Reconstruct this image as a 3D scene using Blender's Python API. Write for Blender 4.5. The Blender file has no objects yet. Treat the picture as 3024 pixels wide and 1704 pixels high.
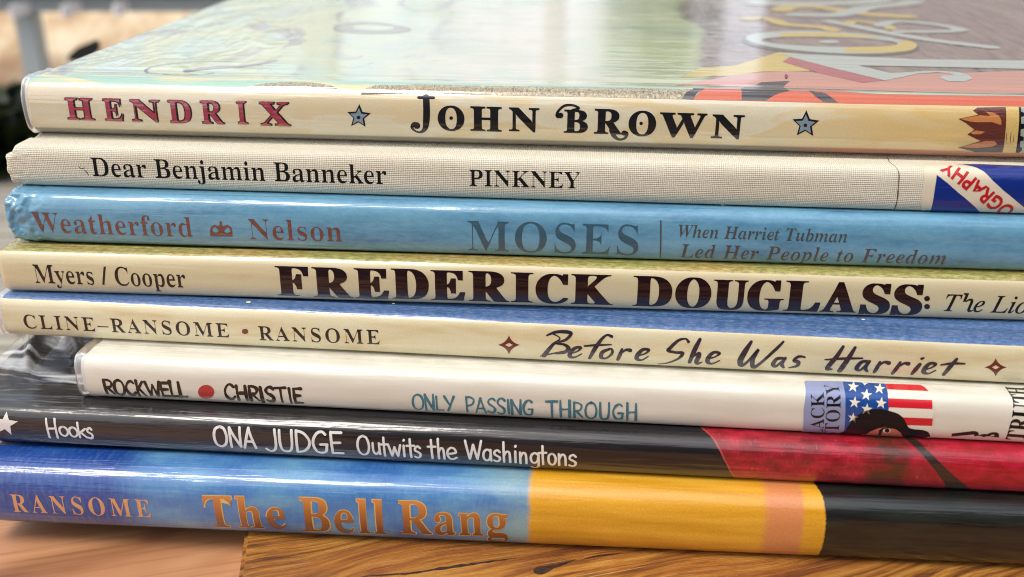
import bpy, bmesh, math, random
from mathutils import Vector, Matrix
from mathutils.geometry import tessellate_polygon

# ------------------------------------------------------------------ camera, world, sun
S = 0.001                       # everything below is written in millimetres
SC = bpy.context.scene
COL = SC.collection
CAMZ = 136.89                    # camera height above the board, mm
PITCH = math.radians(23.3)
ROLL = 0.001
FPX = 3030.0                    # focal length in pixels of the 3024 px wide photograph
F = Vector((0, math.cos(PITCH), -math.sin(PITCH)))
R0 = Vector((1, 0, 0)); U0 = R0.cross(F)
RR = R0 * math.cos(ROLL) + U0 * math.sin(ROLL)
UU = U0 * math.cos(ROLL) - R0 * math.sin(ROLL)
CAM = Vector((0, 0, CAMZ))

cd = bpy.data.cameras.new('camera'); cam = bpy.data.objects.new('camera', cd); COL.objects.link(cam)
cd.sensor_width = 36.0; cd.lens = 36.0 * FPX / 3024.0
cd.clip_start = 0.01; cd.clip_end = 200
m = Matrix((RR, UU, -F)).transposed().to_4x4(); m.translation = CAM * S
cam.matrix_world = m
cd.dof.use_dof = True; cd.dof.focus_distance = 0.222; cd.dof.aperture_fstop = 12.0
SC.camera = cam

SC.view_settings.view_transform = 'Standard'; SC.view_settings.look = 'None'
SC.view_settings.gamma = 1.0; SC.view_settings.use_curve_mapping = False
SC.view_settings.exposure = -0.08
SC.cycles.use_denoising = True; SC.cycles.pixel_filter_type = 'BLACKMAN_HARRIS'; SC.cycles.filter_width = 1.05

SUN = Vector((-0.34, -0.30, 0.89)).normalized()
w = bpy.data.worlds.new("World"); SC.world = w; w.use_nodes = True
nt = w.node_tree; bg = nt.nodes['Background']; sky = nt.nodes.new('ShaderNodeTexSky')
sky.sky_type = 'NISHITA'; sky.sun_disc = False
sky.sun_elevation = math.asin(SUN.z); sky.sun_rotation = math.atan2(SUN.x, SUN.y)
sky.dust_density = 7.0; sky.air_density = 1.0; sky.ozone_density = 0.6
tcw = nt.nodes.new('ShaderNodeTexCoord'); sep = nt.nodes.new('ShaderNodeSeparateXYZ'); nt.links.new(tcw.outputs['Generated'], sep.inputs[0])
cn = nt.nodes.new('ShaderNodeTexNoise'); mp = nt.nodes.new('ShaderNodeMapping'); mp.inputs['Scale'].default_value = (2.2, 2.2, 5.0)
nt.links.new(tcw.outputs['Generated'], mp.inputs[0]); nt.links.new(mp.outputs[0], cn.inputs['Vector']); cn.inputs['Scale'].default_value = 1.0; cn.inputs['Detail'].default_value = 5
cr_ = nt.nodes.new('ShaderNodeMapRange'); cr_.inputs[1].default_value = 0.40; cr_.inputs[2].default_value = 0.62; nt.links.new(cn.outputs[0], cr_.inputs[0])
hz_ = nt.nodes.new('ShaderNodeMapRange'); hz_.inputs[1].default_value = 0.45; hz_.inputs[2].default_value = 0.05; nt.links.new(sep.outputs[2], hz_.inputs[0])
mx_ = nt.nodes.new('ShaderNodeMath'); mx_.operation = 'MAXIMUM'; nt.links.new(cr_.outputs[0], mx_.inputs[0]); nt.links.new(hz_.outputs[0], mx_.inputs[1])
mxm = nt.nodes.new('ShaderNodeMath'); mxm.operation = 'MULTIPLY'; mxm.inputs[1].default_value = 0.75; nt.links.new(mx_.outputs[0], mxm.inputs[0])
cm = nt.nodes.new('ShaderNodeMix'); cm.data_type = 'RGBA'; nt.links.new(mxm.outputs[0], cm.inputs[0]); nt.links.new(sky.outputs[0], cm.inputs[6]); cm.inputs[7].default_value = (11.6, 11.9, 12.4, 1)
nt.links.new(cm.outputs[2], bg.inputs[0]); bg.inputs[1].default_value = 0.15
sl = bpy.data.lights.new('sun', 'SUN'); so = bpy.data.objects.new('sun', sl); COL.objects.link(so)
sl.energy = 2.0; sl.angle = math.radians(24); sl.color = (1.0, 0.985, 0.94)
so.rotation_euler = SUN.to_track_quat('Z', 'Y').to_euler(); so.location = SUN * 2

# ------------------------------------------------------------------ small helpers
rnd = random.Random(7)
def srgb(r, g, b):
    f = lambda c: c / 12.92 if c <= 0.04045 else ((c + 0.055) / 1.055) ** 2.4
    return (f(r / 255), f(g / 255), f(b / 255), 1)

def tag(o, label=None, cat=None, group=None, kind=None):
    if label: o['label'] = label
    if cat: o['category'] = cat
    if group: o['group'] = group
    if kind: o['kind'] = kind
    return o

def empty(name, loc=(0, 0, 0), rz=0.0):
    o = bpy.data.objects.new(name, None); COL.objects.link(o)
    o.location = Vector(loc) * S; o.rotation_euler = (0, 0, rz); o.empty_display_size = 0.01
    return o

def mesh_obj(name, verts, faces, mat, parent=None, uvs=None, smooth=False, autosharp=None):
    me = bpy.data.meshes.new(name)
    me.from_pydata([tuple(Vector(v) * S) for v in verts], [], faces)
    if uvs:
        l = me.uv_layers.new(name='UVMap')
        for lp in me.loops: l.data[lp.index].uv = uvs[lp.vertex_index]
    me.materials.append(mat)
    if smooth:
        for p in me.polygons: p.use_smooth = True
    me.update()
    o = bpy.data.objects.new(name, me); COL.objects.link(o)
    if parent: o.parent = parent
    return o

# crop coordinates -> photograph pixels (the crops the measurements were read from)
K = 1100 / 2576
CROPS = {'A': (0, 0, K), 'B': (1000, 0, K), 'C': (1924, 0, K), 'D': (0, 540, K), 'E': (1000, 540, K), 'F': (1924, 540, K),
         'G': (0, 1084, K), 'H': (1000, 1084, K), 'I': (1924, 1084, K), 'L': (2600, 440, 424 / 2565), 'M': (2340, 1100, 684 / 2576),
         'N': (2100, 0, 924 / 2576), 'O': (2700, 260, 324 / 2138), 'P': (0, 340, 400 / 645), 'Q': (0, 0, 520 / 1987),
         'W': (0, 0, 3024 / 2576)}
def P(c, x, y):
    a = CROPS[c]; return (a[0] + x * a[2], a[1] + y * a[2])
def ray(p):
    return (F + RR * ((p[0] - 1512) / FPX) - UU * ((p[1] - 852) / FPX)).normalized()

# ------------------------------------------------------------------ node helpers
class NT:
    def __init__(s, name):
        s.m = bpy.data.materials.new(name); s.m.use_nodes = True; s.t = s.m.node_tree
        s.b = s.t.nodes['Principled BSDF']
        tc = s.t.nodes.new('ShaderNodeTexCoord'); s.uv = tc.outputs['UV']; s.ob = tc.outputs['Object']
        sp = s.t.nodes.new('ShaderNodeSeparateXYZ'); s.l(s.uv, sp.inputs[0]); s.u = sp.outputs[0]; s.v = sp.outputs[1]
    def l(s, a, b): s.t.links.new(a, b)
    def setv(s, inp, val):
        if hasattr(val, 'node'): s.l(val, inp)
        else: inp.default_value = val
    def math(s, op, a, b=0.0, c=None, clamp=False):
        n = s.t.nodes.new('ShaderNodeMath'); n.operation = op; n.use_clamp = clamp
        s.setv(n.inputs[0], a); s.setv(n.inputs[1], b)
        if c is not None: s.setv(n.inputs[2], c)
        return n.outputs[0]
    def scale(s, vec, sc, off=(0, 0, 0)):
        n = s.t.nodes.new('ShaderNodeMapping'); s.l(vec, n.inputs[0]); n.inputs['Scale'].default_value = sc
        n.inputs['Location'].default_value = off
        return n.outputs[0]
    def noise(s, sc=(1, 1, 1), scale=1.0, detail=3, rough=0.55, vec=None, off=(0, 0, 0), dist=0.0, color=False):
        n = s.t.nodes.new('ShaderNodeTexNoise'); s.l(s.scale(vec or s.uv, sc, off), n.inputs['Vector'])
        n.inputs['Scale'].default_value = scale; n.inputs['Detail'].default_value = detail
        n.inputs['Roughness'].default_value = rough; n.inputs['Distortion'].default_value = dist
        return n.outputs[1 if color else 0]
    def voro(s, sc, scale=1.0, feature='F1', vec=None):
        n = s.t.nodes.new('ShaderNodeTexVoronoi'); n.feature = feature
        s.l(s.scale(vec or s.uv, sc), n.inputs['Vector']); n.inputs['Scale'].default_value = scale
        return n.outputs[0]
    def mr(s, v, a, b, c=0.0, d=1.0, smooth=False):
        n = s.t.nodes.new('ShaderNodeMapRange'); n.clamp = True
        if smooth: n.interpolation_type = 'SMOOTHSTEP'
        s.setv(n.inputs[0], v)
        for i, x in enumerate((a, b, c, d)): n.inputs[i + 1].default_value = x
        return n.outputs[0]
    def mix(s, f, a, b, mode='MIX'):
        n = s.t.nodes.new('ShaderNodeMix'); n.data_type = 'RGBA'; n.blend_type = mode
        s.setv(n.inputs[0], f); s.setv(n.inputs[6], a); s.setv(n.inputs[7], b)
        return n.outputs[2]
    def ramp(s, f, stops, interp='LINEAR'):
        n = s.t.nodes.new('ShaderNodeValToRGB'); s.l(f, n.inputs[0]); cr = n.color_ramp; cr.interpolation = interp
        while len(cr.elements) > 1: cr.elements.remove(cr.elements[-1])
        cr.elements[0].position = stops[0][0]; cr.elements[0].color = stops[0][1]
        for p, c in stops[1:]:
            e = cr.elements.new(p); e.color = c
        return n.outputs[0]
    def bump(s, h, dist, strength=1.0, normal=None):
        n = s.t.nodes.new('ShaderNodeBump'); s.l(h, n.inputs['Height']); n.inputs['Distance'].default_value = dist
        n.inputs['Strength'].default_value = strength
        if normal: s.l(normal, n.inputs['Normal'])
        return n.outputs[0]
    def combine(s, u, v):
        n = s.t.nodes.new('ShaderNodeCombineXYZ'); s.setv(n.inputs[0], u); s.setv(n.inputs[1], v); return n.outputs[0]
    def film(s, wav=1.0, rough=0.05, coat=1.0, base_rough=0.45, seed=0.0, top=None, wr=None):
        """clear library film over print: a clear coat whose surface is slightly rippled"""
        b = s.b
        b.inputs['Roughness'].default_value = base_rough
        b.inputs['Specular IOR Level'].default_value = 0.35
        b.inputs['Coat Weight'].default_value = coat; b.inputs['Coat Roughness'].default_value = rough
        b.inputs['Coat IOR'].default_value = 1.95 if seed == 23.0 else 1.58      # two layers of film on the top book
        a = s.noise((0.012, 0.35, 1), off=(seed, seed, 0), detail=2)
        c = s.noise((0.07, 1.3, 1), off=(seed + 5, 0, 0), detail=2)
        d = s.noise((0.5, 0.9, 1), off=(seed + 9, 3, 0), detail=2)
        h = s.math('ADD', s.math('MULTIPLY', a, 1.0), s.math('ADD', s.math('MULTIPLY', c, 0.22), s.math('MULTIPLY', d, 0.05)))
        if top is not None: h = s.math('MULTIPLY', h, s.mr(s.v, top - 0.5, top + 2.0, 1.0, 0.3))
        if wr is not None: h = s.math('ADD', h, wr(s))
        n = s.bump(h, 0.00045 * wav)
        s.l(n, b.inputs['Coat Normal'])
        return s
    def color(s, c):
        s.setv(s.b.inputs['Base Color'], c); return s

def fine(n, col, amt=0.12, sc=3.0, off=0.0):
    """fine print / paper mottling over a colour"""
    f = n.noise((sc, sc, 1), detail=3, off=(off, off, 0))
    f = n.mr(f, 0.25, 0.75, 1 - amt, 1 + amt * 0.6)
    c = n.t.nodes.new('ShaderNodeCombineXYZ')
    for i in range(3): n.l(f, c.inputs[i])
    col = n.mix(1.0, col, c.outputs[0], 'MULTIPLY')
    sp = n.noise((0.55, 0.8, 1), detail=5, rough=0.75, off=(off + 31, 17, 0))          # handling marks and specks of dirt
    return n.mix(n.mr(sp, 0.66, 0.74, 0, 0.28), col, (0.16, 0.12, 0.08, 1))

def ink(name, rgb, wav=1.0, amt=0.15, rough=0.4, coat=1.0, seed=0.0, vgrad=None, metallic=0.0, wear=None):
    n = NT(name)
    col = fine(n, rgb, amt, 2.5)
    if vgrad:
        a, b, c2 = vgrad
        col = n.mix(n.mr(n.v, a, b), col, c2)
    n.color(col)
    if coat > 0: n.film(wav, 0.05, coat, rough, seed)
    else: n.b.inputs['Roughness'].default_value = 0.7; n.b.inputs['Specular IOR Level'].default_value = 0.2
    n.b.inputs['Metallic'].default_value = metallic
    return n.m

# ------------------------------------------------------------------ the book: an extruded profile
class Book:
    """x0..x1 along the spine, y0 front of the spine at x=0, z0 bottom, t thickness, yaw; d,n shape the round of the spine"""
    def __init__(s, key, label, y0, z0, t, yaw, x0, x1, W, d, n, groove=0.4, gpos=5.5, ridge=0.0, rpos=2.0, shell=2.2, cat='book', name='book'):
        s.key = key; s.t = t; s.x0 = x0; s.x1 = x1; s.W = W; s.d = d; s.shell = shell
        s.root = empty(name, (0, y0, z0), -yaw)
        tag(s.root, label, cat, 'picture books in the stack')
        s.o = Vector((0, y0, z0)); s.yaw = yaw
        s.ex = Vector((math.cos(yaw), -math.sin(yaw), 0)); s.ey = Vector((math.sin(yaw), math.cos(yaw), 0))
        pts = []
        N = 44
        for i in range(N + 1):
            a = -math.pi / 2 + math.pi * i / N
            ca, sa = max(0.0, math.cos(a)), math.sin(a)
            yy = d * (1 - ca ** (2 / n)); zz = t / 2 + t / 2 * math.copysign(abs(sa) ** (2 / n), sa)
            pts.append((yy, zz))
        # resample evenly-ish by subdividing long gaps
        q = [pts[0]]
        for p in pts[1:]:
            L = math.dist(q[-1], p); k = max(1, int(L / 0.35))
            a = q[-1]
            for j in range(1, k + 1): q.append((a[0] + (p[0] - a[0]) * j / k, a[1] + (p[1] - a[1]) * j / k))
        up = []
        y = d
        while y < 16 + d:
            y += 0.35
            z = t - groove * math.exp(-((y - d - gpos) / 1.7) ** 2) + ridge * math.exp(-((y - d - rpos) / 0.34) ** 2)
            up.append((y, z))
        while y < W:
            y = min(W, y + 8.0); up.append((y, t))
        low = []
        y = d
        while y < 16 + d:
            y += 0.7; low.append((y, groove * math.exp(-((y - d - gpos) / 1.7) ** 2)))
        low.append((W, 0.0))
        s.prof = low[::-1] + q + up
        # arc length, zero at the middle of the spine
        acc = [0.0]
        for a, b in zip(s.prof, s.prof[1:]): acc.append(acc[-1] + math.dist(a, b))
        im = min(range(len(s.prof)), key=lambda i: abs(s.prof[i][1] - t / 2) + s.prof[i][0] * 10)
        s.arc = [a - acc[im] for a in acc]
        s.vtop = s.arc[len(low) + len(q) - 1]
    def normal_at(s, i):
        a = s.prof[max(0, i - 1)]; b = s.prof[min(len(s.prof) - 1, i + 1)]
        ty, tz = b[0] - a[0], b[1] - a[1]; L = math.hypot(ty, tz) or 1
        return (-tz / L, ty / L)
    def at(s, u, v, h=0.0):
        """surface point in the book's own frame"""
        import bisect
        i = min(max(bisect.bisect_right(s.arc, v) - 1, 0), len(s.arc) - 2)
        f = (v - s.arc[i]) / (s.arc[i + 1] - s.arc[i])
        a, b = s.prof[i], s.prof[i + 1]
        n0, n1 = s.normal_at(i), s.normal_at(i + 1)
        ny, nz = n0[0] + (n1[0] - n0[0]) * f, n0[1] + (n1[1] - n0[1]) * f
        return (u, a[0] + (b[0] - a[0]) * f + ny * h, a[1] + (b[1] - a[1]) * f + nz * h)
    def uv(s, p):
        """where the line of sight through pixel p meets this book's cover -> (u, v)"""
        r = ray(p); c = CAM - s.o
        ox, oy, oz = c.dot(s.ex), c.dot(s.ey), c.z
        dx, dy, dz = r.dot(s.ex), r.dot(s.ey), r.z
        best = None
        for i in range(len(s.prof) - 1):
            a, b = s.prof[i], s.prof[i + 1]
            ey, ez = b[0] - a[0], b[1] - a[1]
            den = dy * ez - dz * ey
            if abs(den) < 1e-12: continue
            tt = ((a[0] - oy) * ez - (a[1] - oz) * ey) / den
            f = ((a[0] - oy) * dz - (a[1] - oz) * dy) / den
            if -1e-6 <= f <= 1 + 1e-6 and tt > 0 and (best is None or tt < best[0]):
                best = (tt, ox + tt * dx, s.arc[i] + f * (s.arc[i + 1] - s.arc[i]))
        if best is None:      # grazing past: extend the nearest edge
            if oz + dz / dy * (s.prof[-1][0] - oy) > s.t / 2:
                tt = (s.t - oz) / dz; return (ox + tt * dx, s.vtop + (oy + tt * dy) - s.d)
            tt = (0 - oy) / dy; z = oz + tt * dz
            il = min((i for i in range(len(s.prof)) if s.prof[i][0] <= s.d), key=lambda i: abs(s.prof[i][1] - 0.08 * s.t) + (0 if s.arc[i] < 0 else 99))
            return (ox + tt * dx, s.arc[il] + (z - 0.08 * s.t))
        return best[1], best[2]

def build_cover(bk, mat, name='cover', endfn=None, fine_end=True):
    """the case: outer profile, turned in at the head, inner face; open at the fore edge"""
    xs = []
    x = bk.x0
    while x < bk.x0 + 14: xs.append(x); x += 0.4 if fine_end else 1.0
    while x < bk.x1: xs.append(x); x += 6.0
    xs.append(bk.x1)
    P_ = bk.prof; n = len(P_); sh = bk.shell * 0.9
    verts, uvs, faces = [], [], []
    for x in xs:
        e = x - bk.x0
        k = 0.0
        if e < 1.6: k = (1 - math.sqrt(max(0, 1 - ((1.6 - e) / 1.6) ** 2))) * 0.9        # rounded head edge
        for i, (y, z) in enumerate(P_):
            ny, nz = bk.normal_at(i)
            p = Vector((x, y - ny * k, z - nz * k))
            if endfn: p = endfn(bk, p, e, bk.arc[i], ny, nz)
            verts.append(p); uvs.append((x, bk.arc[i]))
    for a in range(len(xs) - 1):
        for i in range(n - 1):
            faces.append((a * n + i, a * n + i + 1, (a + 1) * n + i + 1, (a + 1) * n + i))
    # inner surface (the boards' thickness), coarse
    inner = [(bk.W, sh), (max(bk.d, sh) + 1, sh), (sh + 0.2, sh + 0.4), (sh, bk.t / 2), (sh + 0.2, bk.t - sh - 0.4), (max(bk.d, sh) + 1, bk.t - sh), (bk.W, bk.t - sh)]
    # loft the turned-in edge from outer to inner at both ends
    for end, x in ((0, bk.x0), (len(xs) - 1, bk.x1)):
        base = len(verts)
        for i, (y, z) in enumerate(P_):
            ny, nz = bk.normal_at(i)
            yy, zz = y - ny * sh, z - nz * sh
            p = Vector((x, yy, zz))
            if endfn and end == 0:
                p = endfn(bk, p, 0, bk.arc[i], ny, nz)
            verts.append(p); uvs.append((x, bk.arc[i]))
        for i in range(n - 1):
            q = (end * n + i, end * n + i + 1, base + i + 1, base + i)
            faces.append(q if end else q[::-1])
        if end == 0: b0 = base
        else: b1 = base
    for i in range(n - 1): faces.append((b0 + i, b1 + i, b1 + i + 1, b0 + i + 1))
    # fore edge strips
    L = len(xs) - 1
    faces.append((0, L * n, b1, b0)); faces.append((n - 1, b0 + n - 1, b1 + n - 1, L * n + n - 1))
    return mesh_obj(name, verts, faces, mat, bk.root, uvs, smooth=True)

def page_material():
    n = NT('paper_pages')
    f = n.noise((0.2, 0.2, 9000.0), vec=n.ob, detail=2)
    n.color(n.mix(n.mr(f, 0.3, 0.7), srgb(232, 226, 210), srgb(190, 182, 165)))
    n.b.inputs['Roughness'].default_value = 0.85
    return n.m
PAGES = page_material()

def build_pages(bk):
    e = bk.shell
    x0, x1 = bk.x0 + 3.0, bk.x1 - 3.0
    y0, y1 = e + 1.2, bk.W - 4
    z0, z1 = e + 0.05, bk.t - e - 0.05
    pr = []
    for i in range(9):
        a = -math.pi / 2 + math.pi * i / 8
        pr.append((y0 + 1.2 * (1 - math.cos(a)), (z0 + z1) / 2 + (z1 - z0) / 2 * math.sin(a)))
    pr += [(y1, z1)]
    for i in range(1, 6):
        f = i / 6; pr.append((y1 - 1.0 * math.sin(math.pi * f), z1 + (z0 - z1) * f))
    pr += [(y1, z0)]
    n = len(pr); v = [(x0, y, z) for y, z in pr] + [(x1, y, z) for y, z in pr]
    f = [tuple(range(n))[::-1], tuple(range(n, 2 * n))] + [(i, (i + 1) % n, n + (i + 1) % n, n + i) for i in range(n)]
    return mesh_obj('page_block', v, f, PAGES, bk.root)

# ------------------------------------------------------------------ flat shapes laid onto a cover (print)
def lay(bk, name, tris, mat, h=0.04, parent=None, curved=True):
    """tris: list of (verts2d, faces, extra_h); laid on the cover surface, cut into strips so they follow its round"""
    bm = bmesh.new()
    hl = bm.verts.layers.float.new('h')
    for vs, fs, eh in tris:
        bv = []
        for p in vs:
            q = bm.verts.new((p[0], p[1], 0)); q[hl] = eh; bv.append(q)
        for f in fs:
            if len(set(f)) > 2:
                try: bm.faces.new([bv[i] for i in f])
                except ValueError: pass
    if not bm.verts: return None
    lo = min(v.co.y for v in bm.verts); hi = max(v.co.y for v in bm.verts)
    # cut lines: every 0.35 mm over the round, none where the cover is flat
    cuts = [a for a in bk.arc if lo < a < hi and a < bk.vtop + 14]
    last = -1e9
    for a in cuts:
        if a - last < 0.1: continue
        last = a
        bmesh.ops.bisect_plane(bm, geom=bm.verts[:] + bm.edges[:] + bm.faces[:], plane_co=(0, a, 0), plane_no=(0, 1, 0), dist=1e-5)
    uvs = []; verts = []
    bm.verts.ensure_lookup_table(); bm.verts.index_update()
    for v in bm.verts:
        uvs.append((v.co.x, v.co.y)); verts.append(bk.at(v.co.x, v.co.y, h + v[hl]))
    faces = []
    for f in bm.faces:
        idx = [v.index for v in f.verts]
        a = sum(f.verts[i].co.x * f.verts[(i + 1) % len(idx)].co.y - f.verts[(i + 1) % len(idx)].co.x * f.verts[i].co.y for i in range(len(idx)))
        faces.append(idx if a > 0 else idx[::-1])
    bm.free()
    return mesh_obj(name, verts, faces, mat, parent or bk.root, uvs, smooth=True)

def _fill1(loops):
    ax = min(p[0] for l in loops for p in l); bx = max(p[0] for l in loops for p in l); ay = min(p[1] for l in loops for p in l); by = max(p[1] for l in loops for p in l)
    k = max(bx - ax, by - ay, 1e-6)
    loops = [[((p[0] - ax) / k, (p[1] - ay) / k) for p in l] for l in loops]
    cu = bpy.data.curves.new('tmp', 'CURVE'); cu.dimensions = '2D'; cu.fill_mode = 'BOTH'
    for lp in loops:
        sp = cu.splines.new('POLY'); sp.points.add(len(lp) - 1); sp.use_cyclic_u = True
        for i, p in enumerate(lp): sp.points[i].co = (p[0], p[1], 0, 1)
    o = bpy.data.objects.new('tmp', cu)
    me = o.to_mesh()
    vs = [(v.co.x * k + ax, v.co.y * k + ay) for v in me.vertices]; fs = [tuple(p.vertices) for p in me.polygons]
    o.to_mesh_clear(); bpy.data.objects.remove(o); bpy.data.curves.remove(cu)
    return vs, fs
def inside(p, l):
    c = False; n = len(l)
    for i in range(n):
        a, b = l[i], l[i - 1]
        if (a[1] > p[1]) != (b[1] > p[1]) and p[0] < (b[0] - a[0]) * (p[1] - a[1]) / (b[1] - a[1]) + a[0]: c = not c
    return c
def fill(loops):
    """fill 2D loops (holes by even-odd), one outline with its holes at a time -> (verts, tris)"""
    srt = sorted(loops, key=lambda l: -abs(area(l)))
    bb = [(min(p[0] for p in l), max(p[0] for p in l), min(p[1] for p in l), max(p[1] for p in l)) for l in srt]
    own = [None] * len(srt)
    for i, l in enumerate(srt):
        par = [j for j in range(i) if own[j] == j and bb[j][0] <= bb[i][0] and bb[j][1] >= bb[i][1] and bb[j][2] <= bb[i][2] and bb[j][3] >= bb[i][3] and inside(l[0], srt[j]) and inside(l[len(l) // 2], srt[j])]
        own[i] = par[-1] if par else i
    V, Fc = [], []
    for j in range(len(srt)):
        if own[j] != j: continue
        grp = [srt[i] for i in range(len(srt)) if own[i] == j]
        vs, fs = _fill1(grp)
        tot = abs(area(grp[0])) - sum(abs(area(h)) for h in grp[1:])
        got = sum(abs(area([vs[k] for k in f])) for f in fs)
        if abs(got - tot) > 0.06 * tot:
            from mathutils import Vector as V3
            pts = [p for h in grp for p in h]
            tr = tessellate_polygon([[V3((p[0], p[1], 0)) for p in h] for h in grp])
            g2 = sum(abs(area([pts[k] for k in f])) for f in tr)
            if abs(g2 - tot) < abs(got - tot): vs, fs = pts, [tuple(f) for f in tr]
        o = len(V); V += list(vs); Fc += [tuple(k + o for k in f) for f in fs]
    return V, Fc

def smooth_pts(pts, k=5, closed=False):
    if len(pts) < 3: return [tuple(map(float, p)) for p in pts]
    out = []; n = len(pts)
    rng = range(n if closed else n - 1)
    for i in rng:
        p0 = pts[(i - 1) % n] if (closed or i > 0) else pts[0]
        p1 = pts[i]; p2 = pts[(i + 1) % n]
        p3 = pts[(i + 2) % n] if (closed or i + 2 < n) else pts[-1]
        for j in range(k):
            t = j / k
            out.append(tuple(0.5 * (2 * p1[c] + (p2[c] - p0[c]) * t + (2 * p0[c] - 5 * p1[c] + 4 * p2[c] - p3[c]) * t * t + (3 * p1[c] - p0[c] - 3 * p2[c] + p3[c]) * t ** 3) for c in range(len(p1))))
    if not closed: out.append(tuple(map(float, pts[-1])))
    return out

def poly_px(bk, crop, pts, smooth=0, closed=True):
    q = smooth_pts(pts, smooth, closed) if smooth else pts
    return [bk.uv(P(crop, *p[:2])) for p in q]
def decal(bk, name, crop, loops, mat, h=0.04, smooth=0, parent=None):
    return lay(bk, name, [(*fill([poly_px(bk, crop, l, smooth) for l in loops]), 0.0)], mat, h, parent)
def ell(cx, cy, rx, ry, rot=0.0, n=40, jit=0.0):
    o = []
    for i in range(n):
        a = 2 * math.pi * i / n; k = 1 + jit * math.sin(3 * a + 1) 
        x, y = rx * k * math.cos(a), ry * k * math.sin(a)
        o.append((cx + x * math.cos(rot) - y * math.sin(rot), cy + x * math.sin(rot) + y * math.cos(rot)))
    return o
def star(cx, cy, r, rot=0.0, inner=0.42, sy=1.0, jit=0.0):
    o = []
    for i in range(10):
        rr = r * (1 if i % 2 == 0 else inner) * (1 + jit * rnd.uniform(-1, 1)); a = -math.pi / 2 + i * math.pi / 5 + rot
        o.append((cx + rr * math.cos(a), cy + sy * rr * math.sin(a)))
    return o

# ------------------------------------------------------------------ lettering from the built-in typefaces
def style(sx, st):
    o = ''
    for c in sx:
        i = ord(c)
        if st == 'bold' and 'A' <= c <= 'Z': o += chr(0x1D400 + i - 65)
        elif st == 'bold' and 'a' <= c <= 'z': o += chr(0x1D41A + i - 97)
        elif st == 'italic' and c == 'h': o += '\u210e'
        elif st == 'italic' and 'A' <= c <= 'Z': o += chr(0x1D434 + i - 65)
        elif st == 'italic' and 'a' <= c <= 'z': o += chr(0x1D44E + i - 97)
        elif st == 'bolditalic' and 'A' <= c <= 'Z': o += chr(0x1D468 + i - 65)
        elif st == 'bolditalic' and 'a' <= c <= 'z': o += chr(0x1D482 + i - 97)
        elif st == 'mono' and 'A' <= c <= 'Z': o += chr(0x1D670 + i - 65)
        else: o += c
    return o

GC = {}
def glyphs(text, st, space=1.0, word=1.0):
    """outline loops of a text, unit size"""
    key = (text, st, space, word)
    if key in GC: return GC[key]
    cu = bpy.data.curves.new('tmp', 'FONT'); cu.body = style(text, st); cu.space_character = space; cu.space_word = word
    cu.resolution_u = 6
    o = bpy.data.objects.new('tmp', cu); COL.objects.link(o)
    dg = bpy.context.evaluated_depsgraph_get()
    c2 = o.to_curve(dg)
    loops = []
    for sp in c2.splines:
        lp = []
        if sp.type == 'BEZIER':
            bp = sp.bezier_points; n = len(bp)
            for i in range(n):
                a, b = bp[i], bp[(i + 1) % n]
                p0, p1, p2, p3 = a.co, a.handle_right, b.handle_left, b.co
                straight = (p1 - p0).length < 1e-5 and (p3 - p2).length < 1e-5
                k = 1 if straight else 6
                for j in range(k):
                    t = j / k; q = p0 * (1 - t) ** 3 + p1 * 3 * t * (1 - t) ** 2 + p2 * 3 * t * t * (1 - t) + p3 * t ** 3
                    lp.append((q.x, q.y))
        else:
            lp = [(p.co.x, p.co.y) for p in sp.points]
        # drop duplicates
        r = []
        for p in lp:
            if not r or math.dist(p, r[-1]) > 1e-5: r.append(p)
        if len(r) > 2 and math.dist(r[0], r[-1]) < 1e-5: r.pop()
        if len(r) > 2: loops.append(r)
    o.to_curve_clear(); bpy.data.objects.remove(o); bpy.data.curves.remove(cu)
    GC[key] = loops
    return loops

def area(l): return 0.5 * sum(l[i][0] * l[(i + 1) % len(l)][1] - l[(i + 1) % len(l)][0] * l[i][1] for i in range(len(l)))
def expand(loops, ex, ey):
    """move outlines along their normals: ex thickens the stems, ey the hairlines"""
    if not loops or (ex == 0 and ey == 0): return loops
    big = max(loops, key=lambda l: abs(area(l))); sg = 1 if area(big) > 0 else -1
    out = []
    for l in loops:
        n = len(l); r = []
        for i in range(n):
            a, b = l[i - 1], l[(i + 1) % n]; p = l[i]
            d1 = (p[0] - a[0], p[1] - a[1]); d2 = (b[0] - p[0], b[1] - p[1])
            l1 = math.hypot(*d1) or 1; l2 = math.hypot(*d2) or 1
            n1 = (d1[1] / l1, -d1[0] / l1); n2 = (d2[1] / l2, -d2[0] / l2)
            nx, ny = n1[0] + n2[0], n1[1] + n2[1]
            L = math.hypot(nx, ny) or 1; nx, ny = nx / L, ny / L
            c = max(0.75, nx * n1[0] + ny * n1[1])
            r.append((p[0] + sg * nx / c * ex, p[1] + sg * ny / c * ey))
        out.append(r)
    return out

def fat(bk, crop, items, st, ex, d, ey=0.0, jit=0.0, n=3):
    """heavier capitals: the same outlines laid n times, shifted sideways by up to d mm"""
    out = []
    for i in range(n):
        dx = -d + 2 * d * i / (n - 1)
        out.append((*fill(letters_loops(bk, crop, items, st, ex, ey, dx=dx, jit=jit)), 0.004 * i))
    return out

CAP = {'bold': 0.0, 'sans': 0.0}
def cap_height(st):
    if CAP.get(st, 0) == 0:
        l = glyphs('H', st); CAP[st] = max(p[1] for q in l for p in q)
    return CAP[st]

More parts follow.
